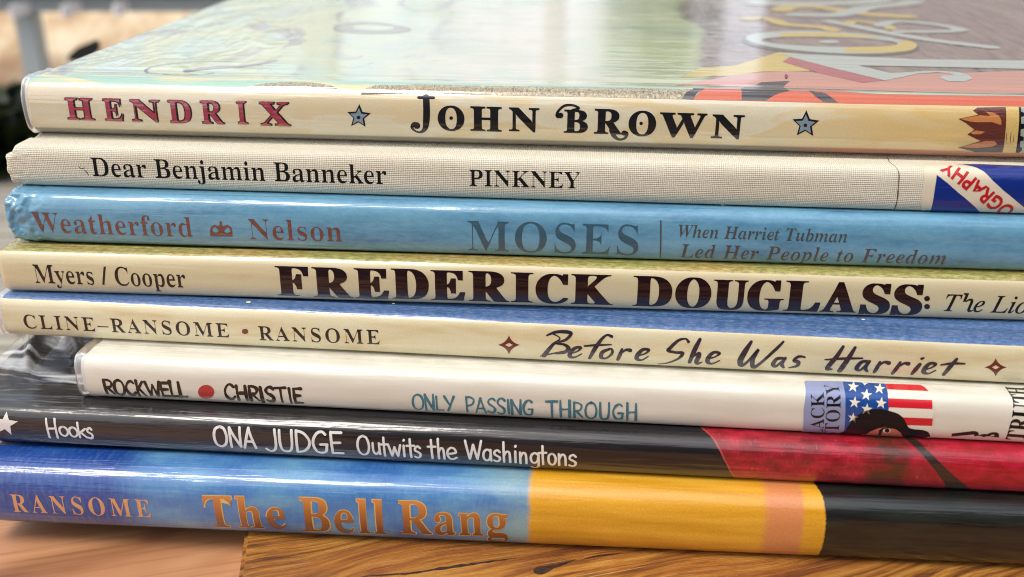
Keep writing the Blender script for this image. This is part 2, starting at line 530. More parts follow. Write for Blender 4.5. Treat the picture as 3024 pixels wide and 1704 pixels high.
def text_loops(bk, crop, text, st, p0, p1, top, ex=0.0, ey=0.0, space=1.0, word=1.0, shear=0.0, dx=0.0, dy=0.0, jit=0.0):
    """p0,p1: where the baseline of the first letter starts and of the last ends; top: top of a capital at the left"""
    a = Vector(bk.uv(P(crop, *p0))); b = Vector(bk.uv(P(*p1) if isinstance(p1[0], str) else P(crop, *p1))); c = Vector(bk.uv(P(crop, *top)))
    loops = expand(glyphs(text, st, space, word), ex, ey)
    x0 = min(p[0] for l in loops for p in l); x1 = max(p[0] for l in loops for p in l)
    e = (b - a); sx = e.length / (x1 - x0); e.normalize(); up = Vector((-e.y, e.x)); H = abs((c - a).dot(up)); sy = H / cap_height(st)
    R = random.Random(len(text) * 7 + 1)
    out = []
    for l in loops:
        out.append([tuple(a + e * ((p[0] - x0) * sx + dx + shear * p[1] * sy + jit * R.uniform(-1, 1)) + up * (p[1] * sy + dy + jit * R.uniform(-1, 1))) for p in l])
    return out
def text(bk, name, crop, s_, st, p0, p1, top, mat, h=0.04, parent=None, **kw):
    return lay(bk, name, [(*fill(text_loops(bk, crop, s_, st, p0, p1, top, **kw)), 0.0)], mat, h, parent)

def letters_loops(bk, crop, items, st, ex=0.0, ey=0.0, dx=0.0, dy=0.0, jit=0.0):
    """items: (char, x0, x1, ytop, ybase) in crop pixels, every letter set in its own box"""
    out = []
    R = random.Random(5)
    for ch, x0, x1, yt, yb in items:
        l = expand(glyphs(ch, st), ex, ey)
        gx0 = min(p[0] for q in l for p in q); gx1 = max(p[0] for q in l for p in q)
        gy0 = min(p[1] for q in l for p in q); gy1 = max(p[1] for q in l for p in q)
        a = Vector(bk.uv(P(crop, x0, yb))); b = Vector(bk.uv(P(crop, x1, yb + (x1 - x0) * 0.03))); c = Vector(bk.uv(P(crop, x0, yt)))
        e = b - a; w_ = e.length; e.normalize(); up = Vector((-e.y, e.x)); H = abs((c - a).dot(up))
        for q in l:
            out.append([tuple(a + e * ((p[0] - gx0) / (gx1 - gx0) * w_ + dx + jit * R.uniform(-1, 1)) + up * ((p[1] - gy0) / (gy1 - gy0) * H + dy + jit * R.uniform(-1, 1))) for p in q])
    return out

# ------------------------------------------------------------------ hand lettering: pen strokes
def ribbon(pts, w0, cap=True):
    """pts (x,y[,w]) -> verts, faces of a stroke with round ends, never overlapping itself"""
    n = len(pts)
    ws = [w0 * (p[2] if len(p) > 2 else 1.0) for p in pts]
    L, R_ = [], []
    for i in range(n):
        a = pts[max(0, i - 1)]; b = pts[min(n - 1, i + 1)]
        tx, ty = b[0] - a[0], b[1] - a[1]; q = math.hypot(tx, ty) or 1; tx /= q; ty /= q
        c = 1.0
        if 0 < i < n - 1:
            d1 = (pts[i][0] - a[0], pts[i][1] - a[1]); l1 = math.hypot(*d1) or 1
            c = max(0.6, (d1[0] * tx + d1[1] * ty) / l1)
        k = ws[i] / 2 / c
        L.append((pts[i][0] - ty * k, pts[i][1] + tx * k)); R_.append((pts[i][0] + ty * k, pts[i][1] - tx * k))
    v = []; f = []
    for i in range(n): v += [L[i], R_[i]]
    for i in range(n - 1): f.append((2 * i, 2 * i + 1, 2 * i + 3, 2 * i + 2))
    if cap:
        for end in (0, n - 1):
            a, b = (pts[0], pts[1]) if end == 0 else (pts[-1], pts[-2])
            ang = math.atan2(a[1] - b[1], a[0] - b[0]); r = ws[end] / 2
            if r <= 0: continue
            base = len(v); v.append((a[0], a[1]))
            for j in range(7):
                t = ang - math.pi / 2 + math.pi * j / 6; v.append((a[0] + r * math.cos(t), a[1] + r * math.sin(t)))
            for j in range(6): f.append((base, base + 1 + j, base + 2 + j))
    return v, f

# monoline hand glyphs: (advance, [strokes]); strokes are point lists, 's' first = smooth; cap height 1, x-height .62
G = {
 'A': (.62, [[(.0, 0), (.30, 1)], [(.30, 1), (.60, 0)], [(.1, .34), (.5, .34)]]),
 'C': (.58, [['s', (.56, .84), (.42, .98), (.22, .92), (.06, .68), (.02, .42), (.12, .12), (.3, .0), (.46, .06), (.58, .2)]]),
 'D': (.62, [[(.04, 0), (.06, 1)], ['s', (.06, 1), (.36, .9), (.58, .62), (.56, .32), (.34, .08), (.04, 0)]]),
 'E': (.5, [[(.06, 0), (.04, 1)], [(.04, .98), (.48, .98)], [(.05, .52), (.42, .54)], [(.06, .02), (.5, .02)]]),
 'G': (.66, [['s', (.56, .88), (.42, .99), (.22, .92), (.05, .66), (.03, .36), (.15, .08), (.34, .0), (.54, .08), (.6, .36)], [(.62, .42), (.34, .42)]]),
 'H': (.62, [[(.05, 0), (.04, 1)], [(.56, 0), (.57, 1)], [(.04, .5), (.56, .52)]]),
 'I': (.16, [[(.08, 0), (.07, 1)]]),
 'J': (.5, [['s', (.44, 1), (.46, .6), (.44, .24), (.34, .04), (.16, .0), (.02, .12)]]),
 'K': (.52, [[(.06, 0), (.05, 1)], [(.48, .94), (.07, .42)], [(.16, .54), (.52, .0)]]),
 'L': (.46, [[(.05, 1), (.06, .02)], [(.06, .02), (.46, .03)]]),
 'N': (.62, [[(.05, 0), (.04, .98)], [(.04, .98), (.55, .03)], [(.55, .03), (.58, 1)]]),
 'O': (.7, [['s', (.36, 1), (.12, .88), (.02, .52), (.1, .14), (.34, .0), (.58, .14), (.68, .5), (.58, .88), (.36, 1)]]),
 'P': (.52, [[(.06, 0), (.05, 1)], ['s', (.05, 1), (.32, .98), (.5, .82), (.44, .58), (.24, .46), (.06, .44)]]),
 'R': (.56, [[(.06, 0), (.05, 1)], ['s', (.05, 1), (.32, .98), (.5, .82), (.44, .58), (.24, .48), (.06, .46)], [(.2, .46), (.56, .0)]]),
 'S': (.5, [['s', (.48, .86), (.36, .98), (.16, .96), (.04, .78), (.12, .6), (.34, .46), (.46, .28), (.38, .06), (.2, .0), (.02, .12)]]),
 'T': (.62, [[(.32, 0), (.32, .97)], [(.0, .98), (.62, 1)]]),
 'U': (.6, [['s', (.04, 1), (.04, .4), (.1, .1), (.28, .0), (.46, .1), (.54, .4), (.56, 1)]]),
 'W': (.92, [[(.0, 1), (.24, .02)], [(.24, .02), (.46, .8)], [(.46, .8), (.68, .02)], [(.68, .02), (.92, 1)]]),
 'Y': (.6, [[(.0, 1), (.3, .46)], [(.6, 1), (.2, .0)]]),
 'X': (.6, [[(.0, 1), (.6, .0)], [(.6, 1), (.0, .0)]]),
 'a': (.5, [['s', (.44, .5), (.3, .6), (.12, .54), (.03, .32), (.1, .08), (.26, .02), (.4, .14), (.44, .34)], [(.45, .6), (.47, .0)]]),
 'e': (.5, [['s', (.06, .3), (.26, .32), (.46, .38), (.4, .56), (.24, .62), (.08, .5), (.03, .28), (.12, .06), (.3, .0), (.48, .1)]]),
 'g': (.52, [['s', (.44, .52), (.28, .6), (.1, .52), (.04, .32), (.12, .12), (.28, .08), (.42, .22), (.45, .38)], ['s', (.47, .6), (.48, .1), (.44, -.16), (.28, -.28), (.06, -.22)]]),
 'h': (.48, [[(.05, 0), (.04, 1.02)], ['s', (.05, .36), (.2, .56), (.36, .56), (.43, .4), (.44, .0)]]),
 'i': (.14, [[(.07, 0), (.07, .6)], [(.075, .84), (.09, .88)]]),
 'k': (.42, [[(.05, 0), (.04, 1)], [(.4, .62), (.06, .28)], [(.14, .36), (.42, .0)]]),
 'n': (.48, [[(.05, 0), (.04, .6)], ['s', (.05, .34), (.2, .56), (.36, .56), (.43, .4), (.44, .0)]]),
 'o': (.52, [['s', (.26, .6), (.08, .52), (.02, .3), (.1, .08), (.26, .0), (.42, .08), (.5, .3), (.42, .52), (.26, .6)]]),
 's': (.4, [['s', (.36, .52), (.24, .61), (.08, .54), (.06, .4), (.2, .32), (.35, .22), (.32, .06), (.18, .0), (.02, .06)]]),
 't': (.42, [[(.2, .0), (.18, .95)], [(.0, .62), (.4, .63)]]),
 'u': (.48, [['s', (.04, .6), (.04, .24), (.12, .04), (.26, .02), (.4, .16)], [(.43, .6), (.45, .0)]]),
 'w': (.66, [[(.0, .6), (.16, .02)], [(.16, .02), (.32, .5)], [(.32, .5), (.48, .02)], [(.48, .02), (.64, .62)]]),
 ' ': (.3, []),
}
def strokes_to(bk, crop, glyph_boxes, wmm, jit=0.0, wj=0.0, seed=1, dry=False):
    """glyph_boxes: (char, x0, x1, ytop, ybase) -> ribbons in uv"""
    R = random.Random(seed); out = []; eh = 0.0
    for ch, x0, x1, yt, yb in glyph_boxes:
        a = Vector(bk.uv(P(crop, x0, yb))); b = Vector(bk.uv(P(crop, x1, yb + (x1 - x0) * 0.03))); c = Vector(bk.uv(P(crop, x0, yt)))
        e = b - a; w_ = e.length; e.normalize(); up = Vector((-e.y, e.x)); H = (c - a).dot(up)
        adv, sts = G[ch]
        for st in sts:
            sm = st[0] == 's'; pts = st[1:] if sm else st
            pts = [(p[0] / adv * w_ + R.uniform(-jit, jit), p[1] * H + R.uniform(-jit, jit), 1 + R.uniform(-wj, wj)) for p in pts]
            if not sm and len(pts) == 2:
                p, q = pts; pts = [p, ((p[0] + q[0]) / 2 + R.uniform(-jit, jit) * .6, (p[1] + q[1]) / 2, 1 + R.uniform(-wj, wj)), q]; sm = True
            pts = smooth_pts(pts, 5)
            pts = [(*(a + e * p[0] + up * p[1]), p[2]) for p in pts]
            eh += 0.0015
            out.append((*ribbon(pts, wmm), eh))
    return out
def word_boxes(word, x0, x1, yt0, yb0, yb1, gap=0.12, scale=None):
    """split a word's extent into glyph boxes by the letters' own widths"""
    adv = [G[c][0] for c in word]; tot = sum(adv) + gap * (len(word) - 1); k = (x1 - x0) / tot
    x = x0; o = []
    for c, a in zip(word, adv):
        f = (x - x0) / (x1 - x0); yb = yb0 + (yb1 - yb0) * f
        if c != ' ': o.append((c, x, x + a * k, yt0 + (yb1 - yb0) * f, yb))
        x += (a + gap) * k
    return o
def pen(bk, crop, strokes, wmm, smooth=6):
    """free pen strokes straight from crop pixels: [(x, y, w), ...]"""
    out = []; eh = 0.0
    for st in strokes:
        q = smooth_pts([(p[0], p[1], p[2] if len(p) > 2 else 1.0) for p in st], smooth)
        pts = [(*bk.uv(P(crop, p[0], p[1])), p[2]) for p in q]
        eh += 0.0015
        out.append((*ribbon(pts, wmm), eh))
    return out

#@@BOOKS
# ------------------------------------------------------------------ the table, the bench and what stands behind
def box_obj(name, lo, hi, mat, parent=None, bev=1.0, seg=2):
    bm = bmesh.new(); bmesh.ops.create_cube(bm, size=1)
    for v in bm.verts: v.co = Vector([lo[i] + (v.co[i] + .5) * (hi[i] - lo[i]) for i in range(3)])
    if bev: bmesh.ops.bevel(bm, geom=bm.edges[:], offset=bev, segments=seg, affect='EDGES')
    vs = [tuple(v.co) for v in bm.verts]; fs = [[v.index for v in f.verts] for f in bm.faces]
    bm.free()
    return mesh_obj(name, vs, fs, mat, parent)

def wood_rustic():
    n = NT('rustic_pine_varnished')
    base = n.scale(n.ob, (1000, 1000, 1000))
    r = n.t.nodes.new('ShaderNodeVectorRotate'); r.rotation_type = 'Z_AXIS'; n.l(base, r.inputs['Vector']); r.inputs['Angle'].default_value = math.radians(-17)
    v = r.outputs[0]
    wob = n.noise((0.012, 0.02, 0.02), vec=v, detail=2, color=True)
    ad = n.t.nodes.new('ShaderNodeMixRGB'); ad.blend_type = 'ADD'; ad.inputs[0].default_value = 1.0
    n.l(v, ad.inputs[1]); n.l(n.scale(wob, (26, 26, 26)), ad.inputs[2]); v2 = ad.outputs[0]
    a = n.noise((0.03, 0.8, 0.3), vec=v2, detail=6, rough=0.66)
    b = n.noise((0.10, 5.5, 1), vec=v2, detail=4, rough=0.75)
    c = n.noise((0.015, 0.09, 0.1), vec=v2, detail=2)
    col = n.ramp(a, [(0.30, srgb(70, 34, 8)), (0.42, srgb(136, 78, 18)), (0.52, srgb(182, 118, 36)), (0.64, srgb(208, 150, 64)), (0.8, srgb(158, 96, 28))])
    col = n.mix(n.mr(b, 0.50, 0.72, 0, 0.45), col, srgb(70, 34, 12))
    col = n.mix(n.mr(c, 0.4, 0.65, 0, 0.5), col, srgb(150, 78, 22))
    sc = n.noise((0.03, 5.0, 1), vec=v2, detail=3, off=(3, 7, 0))
    col = n.mix(n.mr(sc, 0.66, 0.72, 0, 0.55), col, srgb(235, 205, 150))
    n.color(col)
    n.b.inputs['Roughness'].default_value = 0.5
    n.b.inputs['Coat Weight'].default_value = 0.35; n.b.inputs['Coat Roughness'].default_value = 0.25
    h = n.math('ADD', n.math('MULTIPLY', a, 0.6), n.math('MULTIPLY', b, 0.5))
    n.l(n.bump(h, 0.0009), n.b.inputs['Normal'])
    return n.m

def wood_pale():
    n = NT('pale_bench_wood')
    base = n.scale(n.ob, (1000, 1000, 1000))
    r = n.t.nodes.new('ShaderNodeVectorRotate'); r.rotation_type = 'Z_AXIS'; n.l(base, r.inputs['Vector']); r.inputs['Angle'].default_value = math.radians(-14)
    v = r.outputs[0]
    a = n.noise((0.014, 0.09, 0.1), vec=v, detail=3, dist=0.6)
    g_ = n.noise((0.02, 0.8, 0.1), vec=v, detail=4)
    b = n.noise((0.05, 0.06, 0.1), vec=v, detail=1)
    col = n.ramp(a, [(0.3, srgb(120, 76, 48)), (0.44, srgb(172, 120, 82)), (0.6, srgb(190, 138, 98)), (0.8, srgb(164, 106, 62))])
    col = n.mix(n.mr(b, 0.62, 0.7, 0, 0.5), col, srgb(140, 84, 66))
    col = n.mix(n.mr(g_, 0.5, 0.7, 0, 0.4), col, srgb(120, 72, 42))
    n.color(col); n.b.inputs['Roughness'].default_value = 0.42
    return n.m

def on_plane(p, z):
    r = ray(p); t = (z - CAMZ) / r.z; q = CAM + r * t; return (q.x, q.y)
_a = Vector(on_plane(P('G', 1690, 1140), 0)); _b = Vector(on_plane(P('G', 1645, 1452), 0)); _d = (_a - _b).normalized()
_c = [_b - _d * 100, Vector((430, 40)), Vector((430, 420)), _a + _d * 230]
bmb = bmesh.new(); _bv = [bmb.verts.new((p.x, p.y, z)) for z in (-30, 0) for p in _c]
for _f in ((3, 2, 1, 0), (4, 5, 6, 7), (0, 1, 5, 4), (1, 2, 6, 5), (2, 3, 7, 6), (3, 0, 4, 7)): bmb.faces.new([_bv[i] for i in _f])
bmesh.ops.bevel(bmb, geom=bmb.edges[:], offset=1.0, segments=3, affect='EDGES')
rustic = mesh_obj('rustic_board', [tuple(v.co) for v in bmb.verts], [[v.index for v in f.verts] for f in bmb.faces], wood_rustic()); bmb.free()
tag(rustic, 'varnished orange rustic wooden board with dark knot under the book stack', 'board')
kn = NT('dark_knot'); f = kn.noise((0.6, 2.0, 1), detail=3)
kn.color(kn.mix(kn.mr(f, 0.4, 0.65), srgb(22, 14, 8), srgb(70, 40, 20))); kn.b.inputs['Roughness'].default_value = 0.6
def board_shape(crop, pts, z, mat, name, smooth=4, h=0.05):
    q = [on_plane(P(crop, *p), z) for p in pts]
    q = smooth_pts(q, smooth, True) if smooth else q
    vs, fs = fill([q])
    up = [];
    for f in fs:
        a = sum(vs[f[i]][0] * vs[f[(i + 1) % 3]][1] - vs[f[(i + 1) % 3]][0] * vs[f[i]][1] for i in range(3)) if len(f) == 3 else 1
        up.append(f if a > 0 else f[::-1])
    return mesh_obj(name, [(x, y, z + h) for x, y in vs], up, mat, rustic, [(x, y) for x, y in vs])
board_shape('H', [(1348, 1405), (1370, 1385), (1430, 1376), (1480, 1366), (1560, 1352), (1640, 1330), (1560, 1368), (1490, 1392), (1450, 1418), (1395, 1436), (1355, 1425)], 0, kn.m, 'knot')
ck = NT('crack_brown'); ck.color(srgb(44, 22, 8)); ck.b.inputs['Roughness'].default_value = 0.7
_R = random.Random(4); _up, _dn = [], []
for k in range(22):
    t = k / 21; x = 430 + 800 * t; y = 1440 - 120 * t ** 0.95 + _R.uniform(-2, 2); wd = 9 * math.sin(math.pi * min(1, t * 1.05 + 0.02)) ** 0.6 * _R.uniform(.5, 1.3) + 2
    _up.append((x, y - wd)); _dn.append((x, y + wd * .7))
board_shape('H', _up + _dn[::-1], 0, kn.m, 'crack', 0)
board_shape('H', [(1690, 1330), (1800, 1300), (1960, 1290), (1800, 1312)], 0, ck.m, 'crack', 3)
board_shape('H', [(150, 1450), (330, 1432), (520, 1424), (340, 1442)], 0, ck.m, 'crack', 3)

bench = box_obj('bench_board', (-420, 60, -45), (-51.5, 256, -5), wood_pale(), None, 1.5)
tag(bench, 'pale pinkish wooden bench surface left of the rustic board, lower and out of focus', 'bench')

def deck_material():
    n = NT('weathered_deck'); v = n.scale(n.ob, (1000, 1000, 1000))
    a = n.noise((0.01, 0.25, 1), vec=v, detail=4)
    n.color(n.ramp(a, [(0.3, srgb(108, 102, 92)), (0.55, srgb(158, 152, 140)), (0.75, srgb(190, 184, 170))]))
    n.b.inputs['Roughness'].default_value = 0.8
    return n.m
DECK = deck_material()
dv, df = [], []
yy = 300.0
while yy < 3200:
    x0, x1 = -1800, 1800; b = len(dv); g = 1.2
    w_ = 27.0
    dv += [(x0, yy, -75), (x1, yy - 120, -75), (x1, yy + w_ - 120, -75), (x0, yy + w_, -75), (x1, yy + w_ - 120, -79), (x0, yy + w_, -79), (x1, yy + w_ + 2.2 - 120, -79), (x0, yy + w_ + 2.2, -79), (x1, yy + w_ + 2.2 - 120, -75), (x0, yy + w_ + 2.2, -75)]
    df += [(b, b + 1, b + 2, b + 3), (b + 3, b + 2, b + 4, b + 5), (b + 5, b + 4, b + 6, b + 7), (b + 7, b + 6, b + 8, b + 9)]
    yy += w_ + 2.2
deck = mesh_obj('deck_floor', dv, df, DECK); tag(deck, kind='structure')
gm = NT('ground_soil'); gf = gm.noise((20, 20, 20), vec=gm.ob, detail=4); gm.color(gm.mix(gf, srgb(52, 46, 38), srgb(74, 66, 54))); gm.b.inputs['Roughness'].default_value = 0.9
ground = mesh_obj('ground', [(-40000, -20000, -420), (40000, -20000, -420), (40000, 60000, -420), (-40000, 60000, -420)], [(0, 1, 2, 3)], gm.m); tag(ground, kind='structure')

def wall_material():
    n = NT('sunlit_cream_plaster'); v = n.scale(n.ob, (1000, 1000, 1000))
    a = n.noise((0.03, 0.03, 0.012), vec=v, detail=4, rough=0.6)
    b = n.noise((0.12, 0.1, 0.03), vec=v, detail=3)
    col = n.ramp(a, [(0.34, srgb(176, 142, 110)), (0.48, srgb(206, 184, 152)), (0.62, srgb(224, 208, 180))])
    n.color(n.mix(n.mr(b, 0.5, 0.66, 0, 0.6), col, srgb(190, 150, 118))); n.b.inputs['Roughness'].default_value = 0.9
    return n.m
WALLM = wall_material()
_w = [(845, -92), (962, 12), (1010, 12), (1010, -92)]
wall = mesh_obj('low_wall', [(x, y, z) for x in (-900, -120) for y, z in _w], [(0, 1, 2, 3), (7, 6, 5, 4), (1, 0, 4, 5), (2, 1, 5, 6), (3, 2, 6, 7), (0, 3, 7, 4)], WALLM)
tag(wall, 'blurred sloping cream wall standing behind the left side of the book stack', 'wall')
box_obj('ledge', (-900, 822, -92), (-120, 872, -70), WALLM, wall, 3)
mt = NT('blue_grey_metal'); mt.color(srgb(160, 170, 176)); mt.b.inputs['Roughness'].default_value = 0.6
wt = NT('white_painted_slat'); wt.color(srgb(226, 226, 230)); wt.b.inputs['Roughness'].default_value = 0.6
tk = NT('dark_brown_trim'); tk.color(srgb(88, 70, 56)); tk.b.inputs['Roughness'].default_value = 0.7
rack = empty('slatted_bench', (-400, 860, 10))
tag(rack, 'blue-grey bench rail with white slats in front of the cream wall', 'bench')
def local_box(name, lo, hi, mat, root, bev=0.8):
    o = box_obj(name, [lo[i] - root.location[i] / S for i in range(3)], [hi[i] - root.location[i] / S for i in range(3)], mat, None, bev)
    o.parent = root; return o
local_box('rail', (-900, 862, 12), (-130, 880, 34), mt.m, rack)
local_box('top_trim', (-900, 855, 25.5), (-130, 861, 36), tk.m, rack)
def slat(px0, px1):
    """a thin white slat running towards the viewer"""
    y = 858
    def at(p, yq):
        r = ray(P('Q', *p)); t = yq / r.y; q = CAM + r * t; return q
    a = at(px0, 852); b = at(px1, 868)
    v = []; hw = 4.6; th = 3.0
    d = (b - a).normalized(); s_ = Vector((0, 0, 1)).cross(d).normalized()
    upv = Vector((0, 0, 1))
    for q in (a, b):
        for (i, j) in ((-1, -1), (1, -1), (1, 1), (-1, 1)): v.append(q + s_ * hw * 0.4 * i + upv * hw * j - rack.location / S)
    f = [(0, 1, 2, 3), (7, 6, 5, 4), (0, 4, 5, 1), (1, 5, 6, 2), (2, 6, 7, 3), (3, 7, 4, 0)]
    mesh_obj('slat', v, f, wt.m, rack)
for p in (((120, 150), (420, 35)), ((700, 140), (990, 25)), ((1290, 120), (1500, 35))): slat(*p)
a = on = ray(P('Q', 340, 500)); q = CAM + a * (870 / a.y)
local_box('post', (q.x - 8, 866, -64), (q.x + 8, 884, 11.8), mt.m, rack)

# foliage: many small leaves round a few stems
def leaf_mat(name, c0, c1):
    n = NT(name); f = n.noise((30, 30, 30), vec=n.ob, detail=2)
    n.color(n.mix(n.mr(f, 0.35, 0.65), c0, c1)); n.b.inputs['Roughness'].default_value = 0.5
    return n.m
LEAF_D = leaf_mat('dark_leaf', (0.008, 0.016, 0.007, 1), (0.035, 0.06, 0.012, 1))
LEAF_G = leaf_mat('green_leaf', (0.10, 0.19, 0.04, 1), (0.30, 0.42, 0.12, 1))
STEM = NT('stem_bark'); STEM.color(srgb(70, 58, 40)); STEM = STEM.m
def shrub(name, c, rad, nleaf, size, mat, label, cat, group=None, seed=1):
    R = random.Random(seed); root = empty(name, (c[0], c[1], c[2] - rad[2]))
    tag(root, label, cat, group)
    v, f = [], []
    blobs = [(R.uniform(-.6, .6), R.uniform(-.6, .6), R.uniform(-.5, .6), R.uniform(.35, .6)) for _ in range(7)]
    for i in range(nleaf):
        b = R.choice(blobs); d = Vector((R.gauss(0, 1), R.gauss(0, 1), R.gauss(0, 1))).normalized() * (b[3] * R.uniform(.5, 1) )
        p = Vector(((b[0] + d.x) * rad[0], (b[1] + d.y) * rad[1], (b[2] + d.z + 1) * rad[2]))
        q = Matrix.Rotation(R.uniform(0, 6.3), 3, 'Z') @ Matrix.Rotation(R.uniform(-1.2, 1.2), 3, 'X')
        s_ = size * R.uniform(.6, 1.3); k = len(v)
        for x, y, z in ((0, 0, 0), (.26, .35, .06), (.22, .7, .02), (0, 1, -.08), (-.22, .7, .02), (-.26, .35, .06)):
            v.append(p + q @ Vector((x * s_, y * s_, z * s_)))
        f += [(k, k + 1, k + 2, k + 3), (k, k + 3, k + 4, k + 5)]
    mesh_obj('foliage', v, f, mat, root)
    sv, sf = [], []
    for b in blobs[:5]:
        k = len(sv); e = Vector((b[0] * rad[0], b[1] * rad[1], (b[2] + 1) * rad[2])); r_ = size * .07
        for j in range(6):
            a = j * math.pi / 3; sv.append(Vector((r_ * math.cos(a), r_ * math.sin(a), 0)))
        for j in range(6):
            a = j * math.pi / 3; sv.append(e + Vector((r_ * .4 * math.cos(a), r_ * .4 * math.sin(a), 0)))
        sf += [(k + j, k + (j + 1) % 6, k + 6 + (j + 1) % 6, k + 6 + j) for j in range(6)]
    mesh_obj('stem', sv, sf, STEM, root)
    return root
shrub('dark_plant', (-385, 730, -62), (120, 60, 52), 1100, 26, LEAF_D, 'dark leafy plant blurred at the left below the cream wall', 'plant', seed=3)
shrub('small_sprout', (-407, 800, -48), (7, 7, 18), 14, 17, LEAF_G, 'small bright green sprout in front of the cream wall', 'plant', seed=8)
shrub('deck_sprout', (-228, 440, -66), (8, 8, 9), 12, 10, LEAF_G, 'tiny green sprout growing on the grey deck boards', 'plant', seed=9)
bk_ = NT('matt_black'); bk_.color((0.006, 0.005, 0.005, 1)); bk_.b.inputs['Roughness'].default_value = 0.7
def dark_strap():
    pts = [(760, 690), (775, 620), (880, 530), (960, 500), (1080, 445), (1130, 470), (1130, 560), (1000, 690)]
    v = []
    for yq in (560, 566):
        for p in pts:
            r = ray(P('Q', *p)); q = CAM + r * (yq / r.y); v.append(q)
    n = len(pts)
    f = [tuple(range(n)), tuple(range(n, 2 * n))[::-1]] + [(i, i + n, (i + 1) % n + n, (i + 1) % n) for i in range(n)]
    base = v[0].copy(); o = mesh_obj('black_tool', [q - base for q in v], f, bk_.m); o.location = base * S
    # its handle carries it down to the deck
    p = v[n - 1]; box = box_obj('handle', (p.x - 3 - base.x, 560 - base.y, -75 - base.z), (p.x + 5 - base.x, 566 - base.y, p.z - base.z + 2), bk_.m, o, 1)
    tag(o, 'black blurred implement poking up behind the top book left edge', 'tool')
dark_strap()

# the porch and garden behind the stack: seen only mirrored in the glossy top cover
pm = NT('porch_wall_paint'); pm.color(srgb(182, 176, 172)); pm.b.inputs['Roughness'].default_value = 0.8
pl_ = NT('pale_porch_paint'); pl_.color(srgb(206, 208, 200)); pl_.b.inputs['Roughness'].default_value = 0.8
wp = NT('white_post_paint'); wp.color(srgb(235, 235, 232)); wp.b.inputs['Roughness'].default_value = 0.5
def post(x, wd, y, h, mat, name, label, cat, group=None):
    o = box_obj(name, (x - wd / 2, y, -420), (x + wd / 2, y + 60, h), mat, None, 4); tag(o, label, cat, group); return o
post(1010, 1180, 1700, 1500, pm.m, 'porch_wall', 'grey brown porch wall mirrored at the right of the glossy top cover', 'wall')
post(-860, 1100, 1712, 320, pl_.m, 'porch_wall', 'low pale green grey porch wall mirrored at the left of the top cover', 'wall')
post(-330, 70, 1700, 2600, wp.m, 'porch_post', 'white porch post mirrored at the left edge of the bright reflection', 'post', 'porch posts')
post(70, 34, 1705, 2600, wp.m, 'porch_post', 'thin white porch post mirrored near the middle of the top cover', 'post', 'porch posts')
for i, (x, y, z, rx, rz) in enumerate(((-90, 2500, 100, 200, 300), (420, 2700, 330, 230, 430), (-600, 2650, 100, 300, 300), (-1150, 2600, 60, 320, 300))):
    shrub('garden_shrub', (x, y, z - 100), (rx, 160, rz), 650, 62, LEAF_G,
          ('garden shrub mirrored beside the thin white post', 'tallest garden shrub mirrored next to the porch wall', 'broad garden shrub beyond the left porch post', 'low garden shrub farthest left behind the cream wall')[i], 'shrub', 'garden shrubs', seed=20 + i)

dg_ = NT('dark_grey_blocker'); dg_.color(srgb(58, 58, 60)); dg_.b.inputs['Roughness'].default_value = 0.8  # unseen wall added behind the camera so the glossy blacks mirror something dark
hw = box_obj('added_dark_wall', (-900, -1700, -420), (3200, -1640, 1150), dg_.m, None, 4); tag(hw, 'dark grey wall added unseen behind the viewer to darken reflections in the spines', 'wall')

for o_ in (wall, hw): o_['kind'] = 'thing'
for o_ in list(COL.objects):
    if o_.name.startswith('porch_wall'): o_['kind'] = 'thing'
# ------------------------------------------------------------------ the eight books, bottom to top
def u_at(crop, p, y0, z, yaw):
    """where the sight line through a pixel crosses the spine's front plane -> distance along the spine"""
    r = ray(P(crop, *p)); c = CAM - Vector((0, y0, 0))
    ey = Vector((math.sin(yaw), math.cos(yaw), 0)); ex = Vector((math.cos(yaw), -math.sin(yaw), 0))
    t = -c.dot(ey) / r.dot(ey); return (c + r * t).dot(ex)
BZ = [0.05, 15.21, 24.73, 34.98, 44.62, 54.71, 66.49, 76.08]      # underside of each book, bottom one first
BT = [15.10, 9.46, 10.19, 9.58, 10.03, 11.72, 9.53, 12.79]
BY = [177.09, 184.18, 189.06, 196.77, 203.38, 207.06, 211.11, 219.0]
BW = [math.radians(a) for a in (3.87, 5.05, 5.51, 5.96, 4.00, 4.53, 5.10, 5.35)]

# --- 8: blue and yellow book -------------------------------------------------
b8 = Book('b8', 'thick blue, yellow and black picture book with copper letters, bottom of the stack', BY[0], BZ[0], BT[0], BW[0], -116, 150, 225, 5.2, 2.6, groove=0.5, gpos=7, ridge=0.0)
n = NT('painted_blue_yellow_jacket')
uy = b8.uv(P('H', 1320, 960))[0]; up1 = b8.uv(P('I', 795, 1000))[0]; up2 = b8.uv(P('I', 1055, 1000))[0]; ubk = b8.uv(P('I', 1210, 1000))[0]
ud = b8.uv(P('G', 900, 800))[0]
ns = n.noise((0.35, 0.5, 1), detail=4, rough=0.65)
nu = n.math('ADD', n.u, n.math('MULTIPLY', n.math('SUBTRACT', ns, 0.5), 1.6))
cl = n.noise((0.055, 0.12, 1), detail=3, off=(4, 2, 0)); br = n.noise((1.2, 0.35, 1), detail=4, off=(1, 5, 0))
blue = n.ramp(cl, [(0.3, srgb(44, 98, 166)), (0.5, srgb(74, 126, 180)), (0.62, srgb(96, 148, 184)), (0.8, srgb(76, 120, 190))])
deep = n.ramp(cl, [(0.3, srgb(8, 54, 132)), (0.6, srgb(18, 68, 148)), (0.8, srgb(40, 92, 164))])
blue = n.mix(n.mr(n.u, ud - 6, ud + 5, smooth=True), deep, blue)
blue = n.mix(n.mr(br, 0.45, 0.8, 0, 0.22), blue, srgb(130, 166, 186))
